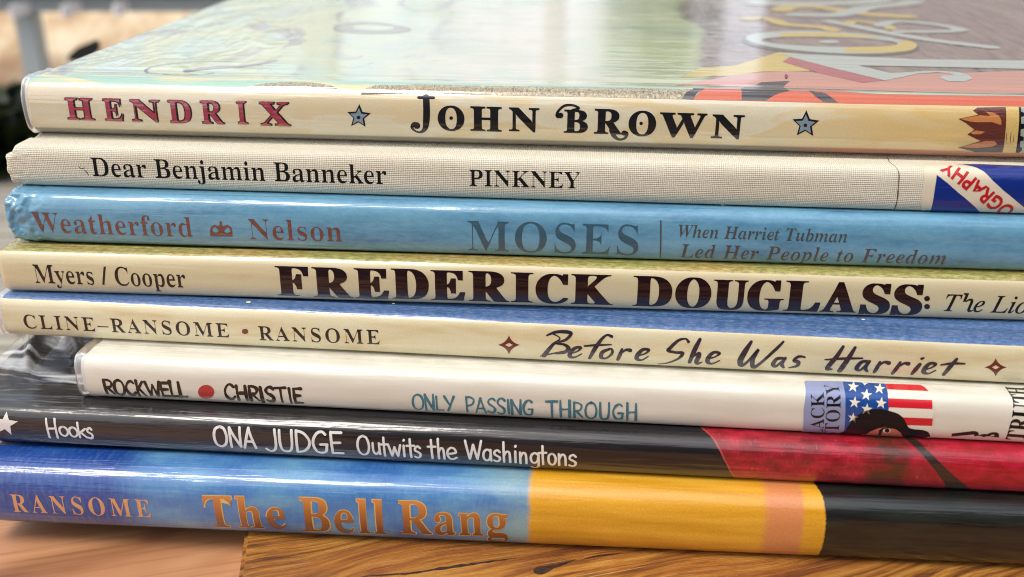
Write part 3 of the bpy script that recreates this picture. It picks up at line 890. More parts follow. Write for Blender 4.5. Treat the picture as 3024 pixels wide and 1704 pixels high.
grn = n.math('MULTIPLY', n.mr(n.u, uy - 16, uy - 1, smooth=True), n.mr(cl, 0.25, 0.5))
blue = n.mix(n.math('MULTIPLY', grn, 0.7), blue, srgb(146, 176, 170))
yb = n.noise((0.03, 0.28, 1), detail=3, off=(8, 8, 0))
yel = n.mix(n.mr(yb, 0.35, 0.65), srgb(204, 144, 22), srgb(226, 168, 52))
pk = n.math('MULTIPLY', n.mr(nu, up1 - 1.2, up1 + 1.0, smooth=True), n.mr(nu, up2 + 0.6, up2 - 0.6, smooth=True))
yel = n.mix(n.math('MULTIPLY', pk, 0.9), yel, srgb(208, 132, 84))
kb = n.noise((0.08, 0.5, 1), detail=3, off=(2, 1, 0))
blk = n.mix(n.mr(kb, 0.4, 0.65), srgb(14, 17, 16), srgb(26, 32, 27))
c = n.mix(n.mr(nu, uy - 0.9, uy + 0.7, smooth=True), blue, yel)
curve = n.math('MULTIPLY', n.math('MULTIPLY', n.v, n.v), -0.009)
nk = n.math('SUBTRACT', n.math('ADD', n.u, n.math('MULTIPLY', n.math('SUBTRACT', n.noise((1.2, 1.6, 1), detail=3), 0.5), 0.6)), curve)
c = n.mix(n.mr(nk, ubk - 0.15, ubk + 0.2), c, blk)
n.color(fine(n, c, 0.14, 2.2)).film(1.2, 0.05, 1.0, seed=1.3)
build_cover(b8, n.m); build_pages(b8)
copper = ink('copper_ink', srgb(206, 150, 104), amt=0.2)
text(b8, 'author_lettering', 'G', 'RANSOME', 'bold', (97, 1000), (1050, 1040), (97, 880), copper, ex=0.0, ey=-0.003, space=1.35)
gold = ink('gold_edge_ink', srgb(214, 172, 100), amt=0.1)
brz = ink('bronze_ink', srgb(92, 42, 14), amt=0.4, vgrad=(b8.uv(P('H', 600, 1170))[1], b8.uv(P('H', 600, 940))[1], srgb(196, 124, 62)))
tp = ((1440, 1108), ('H', 1170, 1150), (1440, 893))
G.setdefault(' ', (.3, []))
def two_tone(bk, nm, crop, s_, st, spots, back, front, e, dx, dy, **kw):
    lb, lf = [], []
    for word, p0, p1, top in spots:
        k2 = dict(kw); ex = k2.pop('ex', 0); ey = k2.pop('ey', 0)
        lb += text_loops(bk, crop, word, st, p0, p1, top, ex=ex + e, ey=ey + e, **k2)
        lf += text_loops(bk, crop, word, st, p0, p1, top, ex=ex, ey=ey, dx=dx, dy=dy, **k2)
    o = lay(bk, nm, [(*fill(lf), 0.0)], front, 0.07)
    lay(bk, 'letter_edge', [(*fill(lb), 0.0)], back, 0.04, parent=o)
    return o
two_tone(b8, 'title_lettering', 'G', None, 'bold', [('The', (1440, 1100), (1990, 1116), (1440, 893)), ('Bell', (2095, 1130), ('H', 332, 1152), (2095, 905)), ('Rang', (2342 + 430, 1148), ('H', 1172, 1168), (2342 + 430, 928))], gold, brz, 0.016, -0.05, 0.03, ex=-0.008, ey=0.006, space=1.05)

# --- 7: black book ------------------------------------------------------------
b7 = Book('b7', 'glossy black book with white title and red painted area, second from the bottom', BY[1], BZ[1], BT[1], BW[1], u_at('W', (65, 900), BY[1] + 30, 21, BW[1]) - 4, 150, 235, 3.6, 2.7, groove=0.5, gpos=6, ridge=0.10, rpos=2.2)
n = NT('black_red_jacket')
v0 = b7.uv(P('I', 330, 410)); v1 = b7.uv(P('I', 575, 775))
sl_ = (v1[0] - v0[0]) / (v1[1] - v0[1])
nse = n.noise((0.4, 0.4, 1), detail=3)
edge = n.math('SUBTRACT', n.u, n.math('ADD', n.math('MULTIPLY', n.math('SUBTRACT', n.v, v0[1]), sl_), v0[0] + 0.0))
edge = n.math('ADD', edge, n.math('MULTIPLY', n.math('SUBTRACT', nse, 0.5), 0.7))
kb = n.noise((0.03, 0.6, 1), detail=3)
blk = n.mix(n.mr(kb, 0.4, 0.65), srgb(18, 17, 19), srgb(34, 31, 36))
wv1 = n.noise((0.25, 0.45, 1), detail=4, off=(3, 0, 0)); wv2 = n.noise((0.09, 0.16, 1), detail=2, off=(9, 1, 0))
red = n.mix(n.mr(wv1, 0.35, 0.7), srgb(132, 14, 30), srgb(190, 34, 56))
red = n.mix(n.mr(wv2, 0.46, 0.62, 0, 0.5), red, srgb(96, 34, 26))
st_ = n.noise((2.2, 0.5, 1), detail=2, off=(1, 9, 0))
red = n.mix(n.mr(st_, 0.6, 0.8, 0, 0.5), red, srgb(222, 92, 104))
fo = n.math('MULTIPLY', n.mr(n.u, b7.uv(P('I', 1430, 650))[0], b7.uv(P('I', 1560, 650))[0], smooth=True), n.mr(n.u, b7.uv(P('I', 1830, 650))[0], b7.uv(P('I', 1740, 650))[0], smooth=True))
red = n.mix(n.math('MULTIPLY', fo, n.mr(wv1, 0.3, 0.55)), red, srgb(84, 40, 28))
rr = n.mr(n.u, b7.uv(P('I', 1850, 650))[0], b7.uv(P('I', 2100, 650))[0])
red = n.mix(n.math('MULTIPLY', rr, 0.75), red, n.mix(n.mr(wv1, 0.4, 0.7), srgb(158, 10, 24), srgb(190, 12, 54)))
c = n.mix(n.mr(edge, -0.1, 0.15), blk, red)
c = n.mix(n.math('MULTIPLY', n.mr(edge, 0.0, 0.15), n.mr(edge, 0.5, 0.15)), c, srgb(176, 84, 78))
n.color(fine(n, c, 0.18, 2.0)).film(1.4, 0.09, 1.0, seed=4.1)
build_cover(b7, n.m); build_pages(b7)
stm = ink('dark_strap_ink', srgb(52, 36, 32), amt=0.25)
decal(b7, 'painted_strap', 'I', [[(1735, 478), (1830, 500), (1900, 570), (1990, 655), (2080, 740), (2150, 800), (2240, 880), (2055, 875), (2025, 800), (1950, 700), (1880, 615), (1810, 545)]], stm, h=0.03)
whi = ink('white_ink', srgb(222, 220, 214), amt=0.04)
decal(b7, 'white_star', 'G', [star(38, 392, 88, rot=0.12, sy=0.98)], whi)
R5 = []
R5 += word_boxes('H', 340, 408, 357, 487, 489)
R5 += [('o', 418, 480, 420 - 54, 474), ('o', 486, 545, 420 - 52, 480), ('k', 548, 604, 385, 485), ('s', 612, 650, 418 - 48, 492)]
def fixx(l): return l
lay(b7, 'author_lettering', strokes_to(b7, 'G', R5, 0.50, 0.02, 0.06, 3), whi, 0.04)
T7 = word_boxes('ONA', 1490, 1775, 410, 545, 560) + word_boxes('JUDGE', 1845, 2375, 432, 577, 597, gap=0.10)
T7b = [('O', 137, 220, 475, 603)]
def low(c, x0, x1, yb, tall=None):
    """lower-case box: cap height scales the drawn x-height"""
    return (c, x0, x1, yb - 132, yb)
for c_, x0, x1, yb in (('u', 238, 292, 600), ('t', 296, 352, 612), ('w', 352, 436, 614), ('i', 446, 468, 617), ('t', 478, 532, 622), ('s', 528, 574, 624),
                       ('t', 624, 678, 628), ('h', 690, 736, 632), ('e', 752, 820, 634)): T7b.append(low(c_, x0, x1, yb))
T7b += [('W', 880, 990, 508, 634)]
for c_, x0, x1, yb in (('a', 1000, 1060, 645), ('s', 1074, 1122, 650), ('h', 1140, 1192, 655), ('i', 1212, 1236, 658), ('n', 1254, 1304, 664), ('g', 1326, 1390, 668), ('t', 1392, 1440, 670), ('o', 1450, 1505, 672), ('n', 1520, 1575, 676), ('s', 1592, 1646, 682)): T7b.append(low(c_, x0, x1, yb))
o = lay(b7, 'title_lettering', strokes_to(b7, 'G', T7, 0.60, 0.02, 0.05, 4) + strokes_to(b7, 'H', T7b, 0.52, 0.02, 0.05, 5), whi, 0.04)

# --- 6: white book with the flag sticker ---------------------------------------
x6 = u_at('W', (203, 960), BY[2], 27, BW[2])
b6 = Book('b6', 'white book with flag sticker and red dot on its spine, third from the bottom', BY[2], BZ[2], BT[2], BW[2], x6, x6 + 262, 205, 3.2, 2.9, groove=0.3, gpos=6, ridge=0.0)
n = NT('white_jacket')
a = n.noise((0.05, 0.3, 1), detail=3)
c = n.mix(n.mr(a, 0.35, 0.65), srgb(214, 208, 192), srgb(224, 219, 206))
topc = n.mr(n.v, b6.uv(P('D', 1400, 1230))[1], b6.uv(P('D', 1400, 1150))[1], smooth=True)
c = n.mix(topc, c, n.mix(n.mr(n.noise((0.15, 0.3, 1), detail=3), 0.4, 0.6), srgb(205, 202, 186), srgb(222, 218, 206)))
n.color(fine(n, c, 0.05, 3)).film(1.1, 0.06, 0.9, seed=7.7)
build_cover(b6, n.m); build_pages(b6)
bl = ink('black_ink', (0.004, 0.003, 0.003, 1), amt=0.1, coat=0.6)
tl = ink('teal_ink', srgb(60, 122, 140), amt=0.35)
rd = ink('red_ink', srgb(176, 34, 38), amt=0.12)
def jb(word, x0, x1, yt, yb0, yb1, gap=0.14, sd=0, j=6):
    R = random.Random(sd); return [(c_, a + R.uniform(-2, 2), b + R.uniform(-2, 2), t_ + R.uniform(-j, j), y_ + R.uniform(-j * .6, j * .6)) for c_, a, b, t_, y_ in word_boxes(word, x0, x1, yt, yb0, yb1, gap)]
lay(b6, 'author_lettering', strokes_to(b6, 'G', jb('ROCKWELL', 738, 1296, 85, 184, 208, 0.10, 1), 0.66, 0.03, 0.35, 6) + strokes_to(b6, 'G', jb('CHRISTIE', 1564, 2098, 122, 222, 252, 0.14, 2), 0.70, 0.03, 0.35, 7), bl, 0.04)
decal(b6, 'red_dot', 'G', [ell(1426, 171, 56, 48)], rd)
lay(b6, 'title_lettering', strokes_to(b6, 'H', jb('ONLY', 518, 802, 190, 290, 303, 0.08, 3) + jb('PASSING', 885, 1350, 208, 308, 330, 0.10, 4) + jb('THROUGH', 1440, 2062, 232, 340, 366, 0.16, 5), 0.50, 0.03, 0.3, 8), tl, 0.04)
# sticker
lav = ink('lavender_ink', srgb(140, 148, 184), amt=0.06, coat=0.7); navy = ink('flag_blue_ink', srgb(20, 70, 140), amt=0.06, coat=0.7)
fr = ink('flag_red_ink', srgb(204, 28, 44), amt=0.06, coat=0.7); cr = ink('sticker_white', srgb(226, 219, 202), amt=0.04, coat=0.7)
dk = ink('dark_hair_ink', (0.002, 0.003, 0.008, 1), amt=0.06, coat=0.25); sk = ink('skin_ink', srgb(196, 112, 92), amt=0.1, coat=0.7); bk2 = ink('sticker_black', srgb(12, 12, 14), amt=0.05, coat=0.7)
stk = decal(b6, 'subject_sticker', 'M', [[(150, 92), (560, 100), (1040, 128), (1430, 142), (1500, 180), (1545, 250), (1568, 420), (1562, 600), (1545, 700), (1530, 830), (110, 760), (118, 600), (122, 200), (130, 110)]], cr, h=0.10)
decal(b6, 'lavender_panel', 'M', [[(150, 96), (555, 104), (578, 200), (588, 350), (585, 520), (575, 760), (118, 760), (124, 400), (130, 110)]], lav, h=0.13, parent=stk)
decal(b6, 'star_field', 'M', [[(556, 104), (1035, 130), (1060, 260), (1068, 420), (1068, 560), (1060, 760), (574, 760), (584, 520), (587, 350), (577, 200)]], navy, h=0.13, parent=stk)
lay(b6, 'flag_star', [(*fill([poly_px(b6, 'M', star(x, y, 66, 0.12, 0.4)) for x, y in ((675, 165), (968, 185), (820, 252), (690, 332), (985, 340), (825, 405))] + [poly_px(b6, 'M', [(770, 118), (845, 125), (822, 133), (800, 152), (790, 133)])] + [poly_px(b6, 'M', star(672, 500, 58, 0.12, 0.4))]), 0.0)], cr, 0.15, stk)
for i, pts in enumerate(([(1036, 130), (1420, 142), (1470, 168), (1515, 212), (1055, 192)], [(1062, 288), (1552, 308), (1556, 405), (1066, 385)], [(1068, 490), (1560, 508), (1553, 590), (1068, 575)])):
    decal(b6, 'flag_stripe', 'M', [pts], fr, h=0.13, parent=stk)
for word, base0, base1, tops in (('LACK', (345, 740), (345, 222), None), ('HISTORY', (512, 1000), (500, 150), None)):
    # reads upwards: baseline runs up the page
    a = Vector(b6.uv(P('M', base0[0], min(base0[1], 690)))); bb = Vector(b6.uv(P('M', *base1)))
    pxmm = abs((a - bb).length) / (min(base0[1], 690) - base1[1])
    bb = Vector((a.x + (bb.x - a.x), bb.y)); L = (base0[1] - base1[1]) * pxmm
    e = (bb - a).normalized(); start = bb - e * L; upv = Vector((-e.y, e.x))
    lp = glyphs(word, 'bold', 1.0); lp = expand(lp, -0.012, 0.0)
    gx0 = min(p[0] for l in lp for p in l); gx1 = max(p[0] for l in lp for p in l); H = 128 * pxmm
    lim = b6.arc[0]
    loops = [[tuple(start + e * ((p[0] - gx0) / (gx1 - gx0) * L) + upv * (p[1] / cap_height('bold') * H)) for p in l] for l in lp]
    lay(b6, 'sticker_lettering', [(*fill(loops), 0.0)], bk2, 0.15, stk)
hair = decal(b6, 'portrait_hair', 'M', [[(560, 760), (590, 640), (640, 560), (700, 490), (790, 432), (880, 408), (980, 405), (1080, 425), (1170, 455), (1230, 500), (1265, 560), (1290, 605), (1340, 625), (1420, 632), (1490, 648), (1525, 680), (1520, 730), (1400, 760)]], dk, h=0.15, smooth=3, parent=stk)
decal(b6, 'portrait_face', 'M', [[(800, 770), (805, 680), (850, 640), (900, 612), (980, 604), (1060, 592), (1130, 600), (1190, 640), (1215, 690), (1210, 770)]], sk, h=0.165, smooth=3, parent=stk)
decal(b6, 'portrait_eye', 'M', [ell(1048, 642, 44, 24)], cr, h=0.18, parent=stk)
decal(b6, 'portrait_pupil', 'M', [ell(1052, 640, 27, 22)], bk2, h=0.19, parent=stk)
decal(b6, 'portrait_brow', 'M', [[(960, 640), (1000, 612), (1060, 598), (1130, 606), (1185, 640), (1120, 618), (1060, 612), (1005, 626), (980, 690), (962, 720)]], bk2, h=0.185, parent=stk)
decal(b6, 'portrait_hair', 'M', [[(795, 700), (800, 660), (850, 622), (960, 596), (1080, 580), (1180, 610), (1240, 700), (1200, 660), (1130, 612), (1040, 598), (940, 616), (860, 650), (815, 720)]], dk, h=0.2, parent=stk)
# call-number letters reading upwards at the right
def upright(bk, word, x_base, y0, y1, hgt, mat, name, st='mono', ex=0.02):
    a = Vector(bk.uv(P('M', x_base, y0))); bb = Vector(bk.uv(P('M', x_base, y1))); e = (bb - a).normalized(); L = (bb - a).length; upv = Vector((-e.y, e.x))
    pm_ = L / abs(y0 - y1); lp = expand(glyphs(word, st), ex, ex * .6)
    gx0 = min(p[0] for l in lp for p in l); gx1 = max(p[0] for l in lp for p in l); ch = max(p[1] for l in lp for p in l)
    loops = [[tuple(a + e * ((p[0] - gx0) / (gx1 - gx0) * L) + upv * (p[1] / ch * hgt * pm_)) for p in l] for l in lp]
    return lay(bk, name, [(*fill(loops), 0.0)], mat, 0.04)
upright(b6, 'J', 1990, 712, 652, 150, bl, 'call_letter', 'sans', 0.06); upright(b6, 'B', 2285, 724, 656, 160, bl, 'call_letter', 'sans', 0.06)
upright(b6, 'TRUTH', 2570, 755, 170, 150, bl, 'call_lettering', 'bold', 0.01)

# --- 5: cream spine, blue cover -------------------------------------------------
x5 = u_at('W', (-2, 800), BY[3], 35, BW[3])
b5 = Book('b5', 'thin cream-spined book with blue cover and slanted brush-script title, fourth from the bottom', BY[3], BZ[3], BT[3], BW[3], x5, x5 + 275, 215, 2.6, 3.1, groove=0.35, gpos=5, ridge=0.12, rpos=3.0)
n = NT('cream_blue_jacket')
vb = b5.uv(P('F', 1000, 1058))[1]; vb0 = b5.uv(P('D', 400, 815))[1]
vbl = n.mr(n.u, b5.uv(P('D', 400, 815))[0], b5.uv(P('F', 1000, 1058))[0], vb0, vb)
dv_ = n.math('SUBTRACT', n.v, vbl)
e1 = n.noise((0.5, 0.5, 1), detail=3)
msk = n.mr(n.math('ADD', dv_, n.math('MULTIPLY', n.math('SUBTRACT', e1, 0.5), 0.25)), -0.06, 0.06)
bb_ = n.noise((0.7, 1.4, 1), detail=5, rough=0.7, off=(3, 3, 0)); bc = n.noise((0.06, 0.2, 1), detail=2)
blu = n.ramp(bb_, [(0.3, srgb(36, 62, 106)), (0.5, srgb(66, 100, 148)), (0.7, srgb(108, 138, 176))])
blu = n.mix(n.mr(bc, 0.4, 0.7, 0, 0.4), blu, srgb(96, 122, 172))
cc = n.noise((0.05, 0.25, 1), detail=3, off=(5, 5, 0))
crm = n.ramp(cc, [(0.3, srgb(220, 213, 182)), (0.5, srgb(218, 208, 172)), (0.68, srgb(210, 192, 150))])
n.color(fine(n, n.mix(msk, crm, blu), 0.07, 2.5)).film(1.0, 0.06, 0.9, seed=11.2)
build_cover(b5, n.m); build_pages(b5)
bi = ink('brown_black_ink', (0.010, 0.006, 0.005, 1), amt=0.15, coat=0.6)
mr_ = ink('maroon_ink', srgb(104, 40, 34), amt=0.15)
lay(b5, 'author_lettering', [(*fill(text_loops(b5, 'D', 'CLINE–RANSOME', 'bold', (175, 1003), (1590, 1068), (175, 912), ex=-0.014, ey=0.008, space=1.22) + text_loops(b5, 'D', 'RANSOME', 'bold', (1797, 1086), (2342 + 288, 1116), (1797, 992), ex=-0.014, ey=0.008, space=1.22)), 0.0)], bi)
decal(b5, 'maroon_dot', 'D', [ell(1695, 1027, 22, 18)], mr_)
def diamond(cx, cy, hx, hy):
    o = []
    for q in range(4):
        a0 = q * math.pi / 2; p0 = (cx + hx * math.cos(a0), cy + hy * math.sin(a0)); p1 = (cx + hx * math.cos(a0 + math.pi / 2), cy + hy * math.sin(a0 + math.pi / 2))
        for k in range(6):
            t = k / 6; x = p0[0] * (1 - t) ** 2 + 2 * t * (1 - t) * (cx + (p0[0] + p1[0] - 2 * cx) * .22) + p1[0] * t * t
            y = p0[1] * (1 - t) ** 2 + 2 * t * (1 - t) * (cy + (p0[1] + p1[1] - 2 * cy) * .22) + p1[1] * t * t; o.append((x, y))
    return o
for cp, cx, cy, hx, hy in (('E', 1178, 1120, 75, 66), ('F', 2380, 1275, 77, 63)):
    decal(b5, 'maroon_diamond', cp, [diamond(cx, cy, hx, hy), [(cx - 27, cy), (cx, cy - 14), (cx + 27, cy), (cx, cy + 14)]], mr_)
sc_ = ink('slate_brush_ink', srgb(44, 38, 54), amt=0.5)
SE = [  # crop E
 [(1475, 1040, .5), (1530, 1075, .4), (1480, 1120, .9), (1420, 1195, 1.4)],
 [(1395, 1198, .4), (1490, 1178, .5), (1560, 1165, .6)],
 [(1440, 1055, .5), (1500, 1032, .8), (1570, 1030, 1.0), (1608, 1042, .9), (1570, 1085, .8), (1500, 1108, .5), (1560, 1118, .8), (1590, 1145, 1.2), (1560, 1172, .9), (1500, 1182, .4)],
 [(1600, 1180, .5), (1650, 1165, .5), (1675, 1140, .8), (1640, 1140, .9), (1605, 1170, 1.2), (1600, 1200, 1.2), (1635, 1205, .6), (1680, 1182, .4)],
 [(1888, 1062, .9), (1855, 1052, .6), (1815, 1085, .9), (1770, 1150, 1.2), (1735, 1212, .8)],
 [(1700, 1128, .5), (1780, 1122, .7), (1885, 1118, .4)],
 [(1870, 1150, .7), (1825, 1170, 1.1), (1815, 1205, 1.1), (1850, 1212, .6), (1890, 1180, .8), (1890, 1150, .6), (1865, 1148, .5)],
 [(1960, 1150, .7), (1945, 1190, 1.1), (1930, 1222, .9)], [(1945, 1185, .5), (1985, 1155, .7), (2015, 1158, 1.2)],
 [(2070, 1195, .5), (2120, 1180, .5), (2145, 1155, .8), (2105, 1152, .9), (2070, 1185, 1.2), (2062, 1215, 1.2), (2095, 1225, .6), (2140, 1200, .4)]]
SF = [
 [(255, 1098, .9), (235, 1078, .5), (185, 1090, .8), (130, 1140, 1.0), (115, 1160, .9), (165, 1172, .8), (215, 1178, 1.0), (185, 1215, .7), (110, 1245, .5), (45, 1252, .3)],
 [(335, 1082, .9), (300, 1150, 1.3), (262, 1240, 1.0)], [(275, 1210, .4), (320, 1180, .8), (330, 1190, 1.2), (310, 1235, 1.2), (320, 1250, .8), (350, 1238, .3)],
 [(400, 1215, .5), (445, 1200, .5), (470, 1178, .8), (430, 1172, .9), (395, 1205, 1.2), (388, 1238, 1.2), (420, 1250, .6), (470, 1228, .4)],
 [(690, 1098, .8), (650, 1160, 1.4), (615, 1225, 1.6), (620, 1260, 1.3), (660, 1240, .8), (740, 1150, .7), (700, 1220, 1.2), (705, 1275, 1.2), (760, 1240, .8), (860, 1150, .9), (912, 1098, .6)],
 [(905, 1212, .8), (865, 1218, 1.0), (840, 1255, 1.2), (860, 1268, .8), (900, 1235, .6), (925, 1212, .6)], [(925, 1212, .8), (900, 1250, 1.1), (912, 1275, .8)],
 [(1060, 1205, .5), (1020, 1200, .8), (985, 1228, .9), (1015, 1240, 1.1), (1005, 1265, .9), (950, 1278, .4)],
 [(1325, 1132, .8), (1280, 1200, 1.2), (1215, 1280, 1.3), (1245, 1288, .6)], [(1408, 1138, .8), (1360, 1215, 1.3), (1300, 1300, 1.4)], [(1200, 1222, .4), (1320, 1215, .8), (1458, 1212, .5)],
 [(1490, 1232, .8), (1450, 1240, 1.0), (1418, 1280, 1.2), (1440, 1295, .8), (1485, 1258, .6), (1508, 1232, .6)], [(1508, 1232, .8), (1478, 1275, 1.1), (1490, 1302, .8)],
 [(1580, 1238, .7), (1560, 1275, 1.1), (1540, 1308, .9)], [(1560, 1275, .5), (1605, 1240, .7), (1640, 1245, 1.2)],
 [(1720, 1240, .7), (1695, 1280, 1.1), (1665, 1318, .9)], [(1695, 1280, .5), (1745, 1248, .7), (1775, 1250, 1.2)],
 [(1855, 1255, 1.0), (1825, 1290, 1.2), (1800, 1322, .8)], [(1868, 1215, .8), (1880, 1210, .6)],
 [(1895, 1290, .5), (1940, 1275, .5), (1965, 1252, .8), (1925, 1248, .9), (1890, 1280, 1.2), (1882, 1308, 1.2), (1915, 1318, .6), (1965, 1295, .4)],
 [(2110, 1218, .8), (2065, 1270, 1.2), (2020, 1325, 1.0)], [(2000, 1258, .4), (2080, 1248, .8), (2165, 1250, .5)]]
lay(b5, 'title_lettering', pen(b5, 'E', SE, 0.78) + pen(b5, 'F', SF, 0.78), sc_)

# --- 4: tan spine, green cover ----------------------------------------------------
x4 = u_at('W', (-3, 690), BY[4], 44, BW[4])
b4 = Book('b4', 'tan-spined book with heavy dark maroon title capitals, directly under the light blue book', BY[4], BZ[4], BT[4], BW[4], x4, x4 + 272, 220, 2.8, 3.1, groove=0.35, gpos=5, ridge=0.10, rpos=2.4)
n = NT('tan_green_jacket')
ua, va = b4.uv(P('D', 400, 478)); ub, vb = b4.uv(P('F', 1500, 650))
vbl = n.mr(n.u, ua, ub, va, vb)
e1 = n.noise((0.5, 0.5, 1), detail=3)
msk = n.mr(n.math('ADD', n.math('SUBTRACT', n.v, vbl), n.math('MULTIPLY', n.math('SUBTRACT', e1, 0.5), 0.3)), -0.08, 0.08)
g1 = n.noise((0.5, 1.2, 1), detail=5, rough=0.7, off=(3, 3, 0)); g2 = n.noise((0.03, 0.1, 1), detail=3, off=(7, 0, 0))
gr = n.ramp(g1, [(0.3, srgb(104, 100, 44)), (0.5, srgb(154, 148, 78)), (0.7, srgb(194, 184, 122))])
gr = n.mix(n.mr(g2, 0.45, 0.65), gr, n.mix(n.mr(g1, 0.4, 0.6), srgb(150, 122, 48), srgb(196, 170, 110)))
t1 = n.noise((0.04, 0.2, 1), detail=3)
tan = n.ramp(t1, [(0.3, srgb(206, 192, 154)), (0.6, srgb(212, 199, 160)), (0.8, srgb(200, 181, 138))])
n.color(fine(n, n.mix(msk, tan, gr), 0.07, 2.5)).film(1.0, 0.055, 1.0, seed=15.2)
build_cover(b4, n.m); build_pages(b4)
text(b4, 'author_lettering', 'D', 'Myers / Cooper', 'bold', (248, 690), (1290, 722), (248, 566), bl, ex=-0.014, ey=0.008, space=1.0)
mv = ink('maroon_title_ink', (0.014, 0.003, 0.006, 1), amt=0.35, rough=0.3, coat=0.8)
E0 = 2341.8  # crop D/G x of crop E/H zero
F0 = 2163.8  # crop E/H x of crop F/I zero
L1 = [('F', 1930, 2137, 575, 778), ('R', 2182, 2436, 583, 788)]
L2 = [('E', 128, 345, 590, 796), ('D', 382, 618, 592, 800), ('E', 652, 868, 603, 808), ('R', 912, 1170, 608, 816), ('I', 1203, 1335, 618, 823), ('C', 1372, 1578, 626, 832), ('K', 1615, 1884, 630, 836), ('D', 2040, 2288, 642, 850), ('O', 2330, 2555, 650, 862)]
L3 = [('U', 425, 638, 668, 874), ('G', 660, 890, 668, 880), ('L', 918, 1145, 675, 884), ('A', 1172, 1398, 682, 890), ('S', 1438, 1620, 692, 906), ('S', 1655, 1842, 698, 912)]
tr = fat(b4, 'D', L1, 'bold', 0.008, 0.34) + fat(b4, 'E', L2, 'bold', 0.008, 0.34) + fat(b4, 'F', L3, 'bold', 0.008, 0.34)
tr.append((*fill([poly_px(b4, 'F', ell(1905, y, 20, 18)) for y in (800, 855)]), 0.0))
lay(b4, 'title_lettering', tr, mv)
text(b4, 'subtitle_lettering', 'F', 'The Lion', 'italic', (2018, 884), (2690, 906), (2018, 770), bl, ex=0.008, ey=0.008, space=1.0)

# --- 3: light blue book ---------------------------------------------------------------
x3 = u_at('W', (8, 540), BY[5], 55, BW[5])
b3 = Book('b3', 'light blue book with crumpled plastic at its left end and copper author names', BY[5], BZ[5], BT[5], BW[5], x3, x3 + 285, 225, 3.4, 3.0, groove=0.3, gpos=6, ridge=0.0)
n = NT('light_blue_jacket')
c1 = n.noise((0.04, 0.2, 1), detail=3); c2 = n.noise((0.5, 1.0, 1), detail=4, off=(3, 3, 0))
c = n.ramp(c1, [(0.3, srgb(66, 122, 158)), (0.5, srgb(92, 148, 180)), (0.7, srgb(106, 162, 190))])
c = n.mix(n.mr(c2, 0.35, 0.7, 0, 0.2), c, srgb(150, 194, 214))
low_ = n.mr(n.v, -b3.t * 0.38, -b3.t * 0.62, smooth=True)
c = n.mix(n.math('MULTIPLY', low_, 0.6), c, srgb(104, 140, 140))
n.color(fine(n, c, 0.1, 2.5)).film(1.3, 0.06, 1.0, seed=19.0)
from mathutils import noise as mn
def crumple(bk, p, e, v, ny, nz):
    if e > 12: return p
    k = max(0.0, 1 - e / 11.0) ** 1.1
    q = Vector((p.x * 0.24 + 3.1, p.y * 0.3, p.z * 0.3))
    d = mn.ridged_multi_fractal(q, 0.9, 2.1, 3, 1.0, 2.0) - 1.1
    d2 = mn.noise(q * 0.5)
    amp = 1.3 * k
    cz = (p.z - bk.t / 2) / (bk.t / 2)
    out = Vector((p.x - 0.8 * k * abs(d2) + (abs(cz) ** 3) * 0.9 * k, p.y - ny * 0 + 0, p.z))
    out.y += ny * (d * amp) - 0.0 + k * 0.5; out.z += nz * d * amp * 0.7
    out.z = min(max(out.z, 0.0), bk.t)
    return out
build_cover(b3, n.m, endfn=crumple); build_pages(b3)
cop = ink('copper_brown_ink', srgb(116, 68, 56), amt=0.2)
text(b3, 'author_lettering', 'D', 'Weatherford', 'bold', (240, 338), (1335, 374), (240, 203), cop, ex=-0.016, ey=0.0, space=1.04)
text(b3, 'illustrator_lettering', 'D', 'Nelson', 'bold', (1730, 388), (2368, 405), (1730, 250), cop, ex=-0.016, ey=0.0, space=1.04)
crown = [[(1456, 368), (1452, 330), (1460, 302), (1484, 290), (1508, 300), (1521, 288), (1517, 272), (1527, 262), (1537, 272), (1533, 288), (1546, 300), (1572, 290), (1598, 304), (1606, 332), (1608, 370)],
         [(1468, 336), (1472, 312), (1486, 304), (1500, 314), (1514, 334), (1492, 346)], [(1548, 336), (1560, 316), (1574, 306), (1588, 316), (1594, 338), (1570, 348)], [(1466, 356), (1530, 350), (1598, 358), (1530, 356)]]
decal(b3, 'crown_mark', 'D', crown, cop)
te = ink('dark_teal_ink', srgb(56, 92, 110), amt=0.2)
text(b3, 'title_lettering', 'E', 'MOSES', 'bold', (897, 465), (2068, 500), (897, 262), te, ex=-0.014, ey=0.002, space=1.08)
gy = ink('grey_brown_ink', srgb(78, 78, 76), amt=0.25)
decal(b3, 'divider_line', 'E', [[(2223, 258), (2233, 258), (2229, 520), (2219, 520)]], gy)
lay(b3, 'subtitle_lettering', [(*fill(text_loops(b3, 'F', 'When Harriet Tubman', 'bolditalic', (190, 374), (1352, 412), (190, 290), ex=-0.012, ey=0.002, shear=-0.1) + text_loops(b3, 'F', 'Led Her People to Freedom', 'bolditalic', (195, 514), (2030, 564), (195, 424), ex=-0.012, ey=0.002, space=1.06, shear=-0.1)), 0.0)], gy)

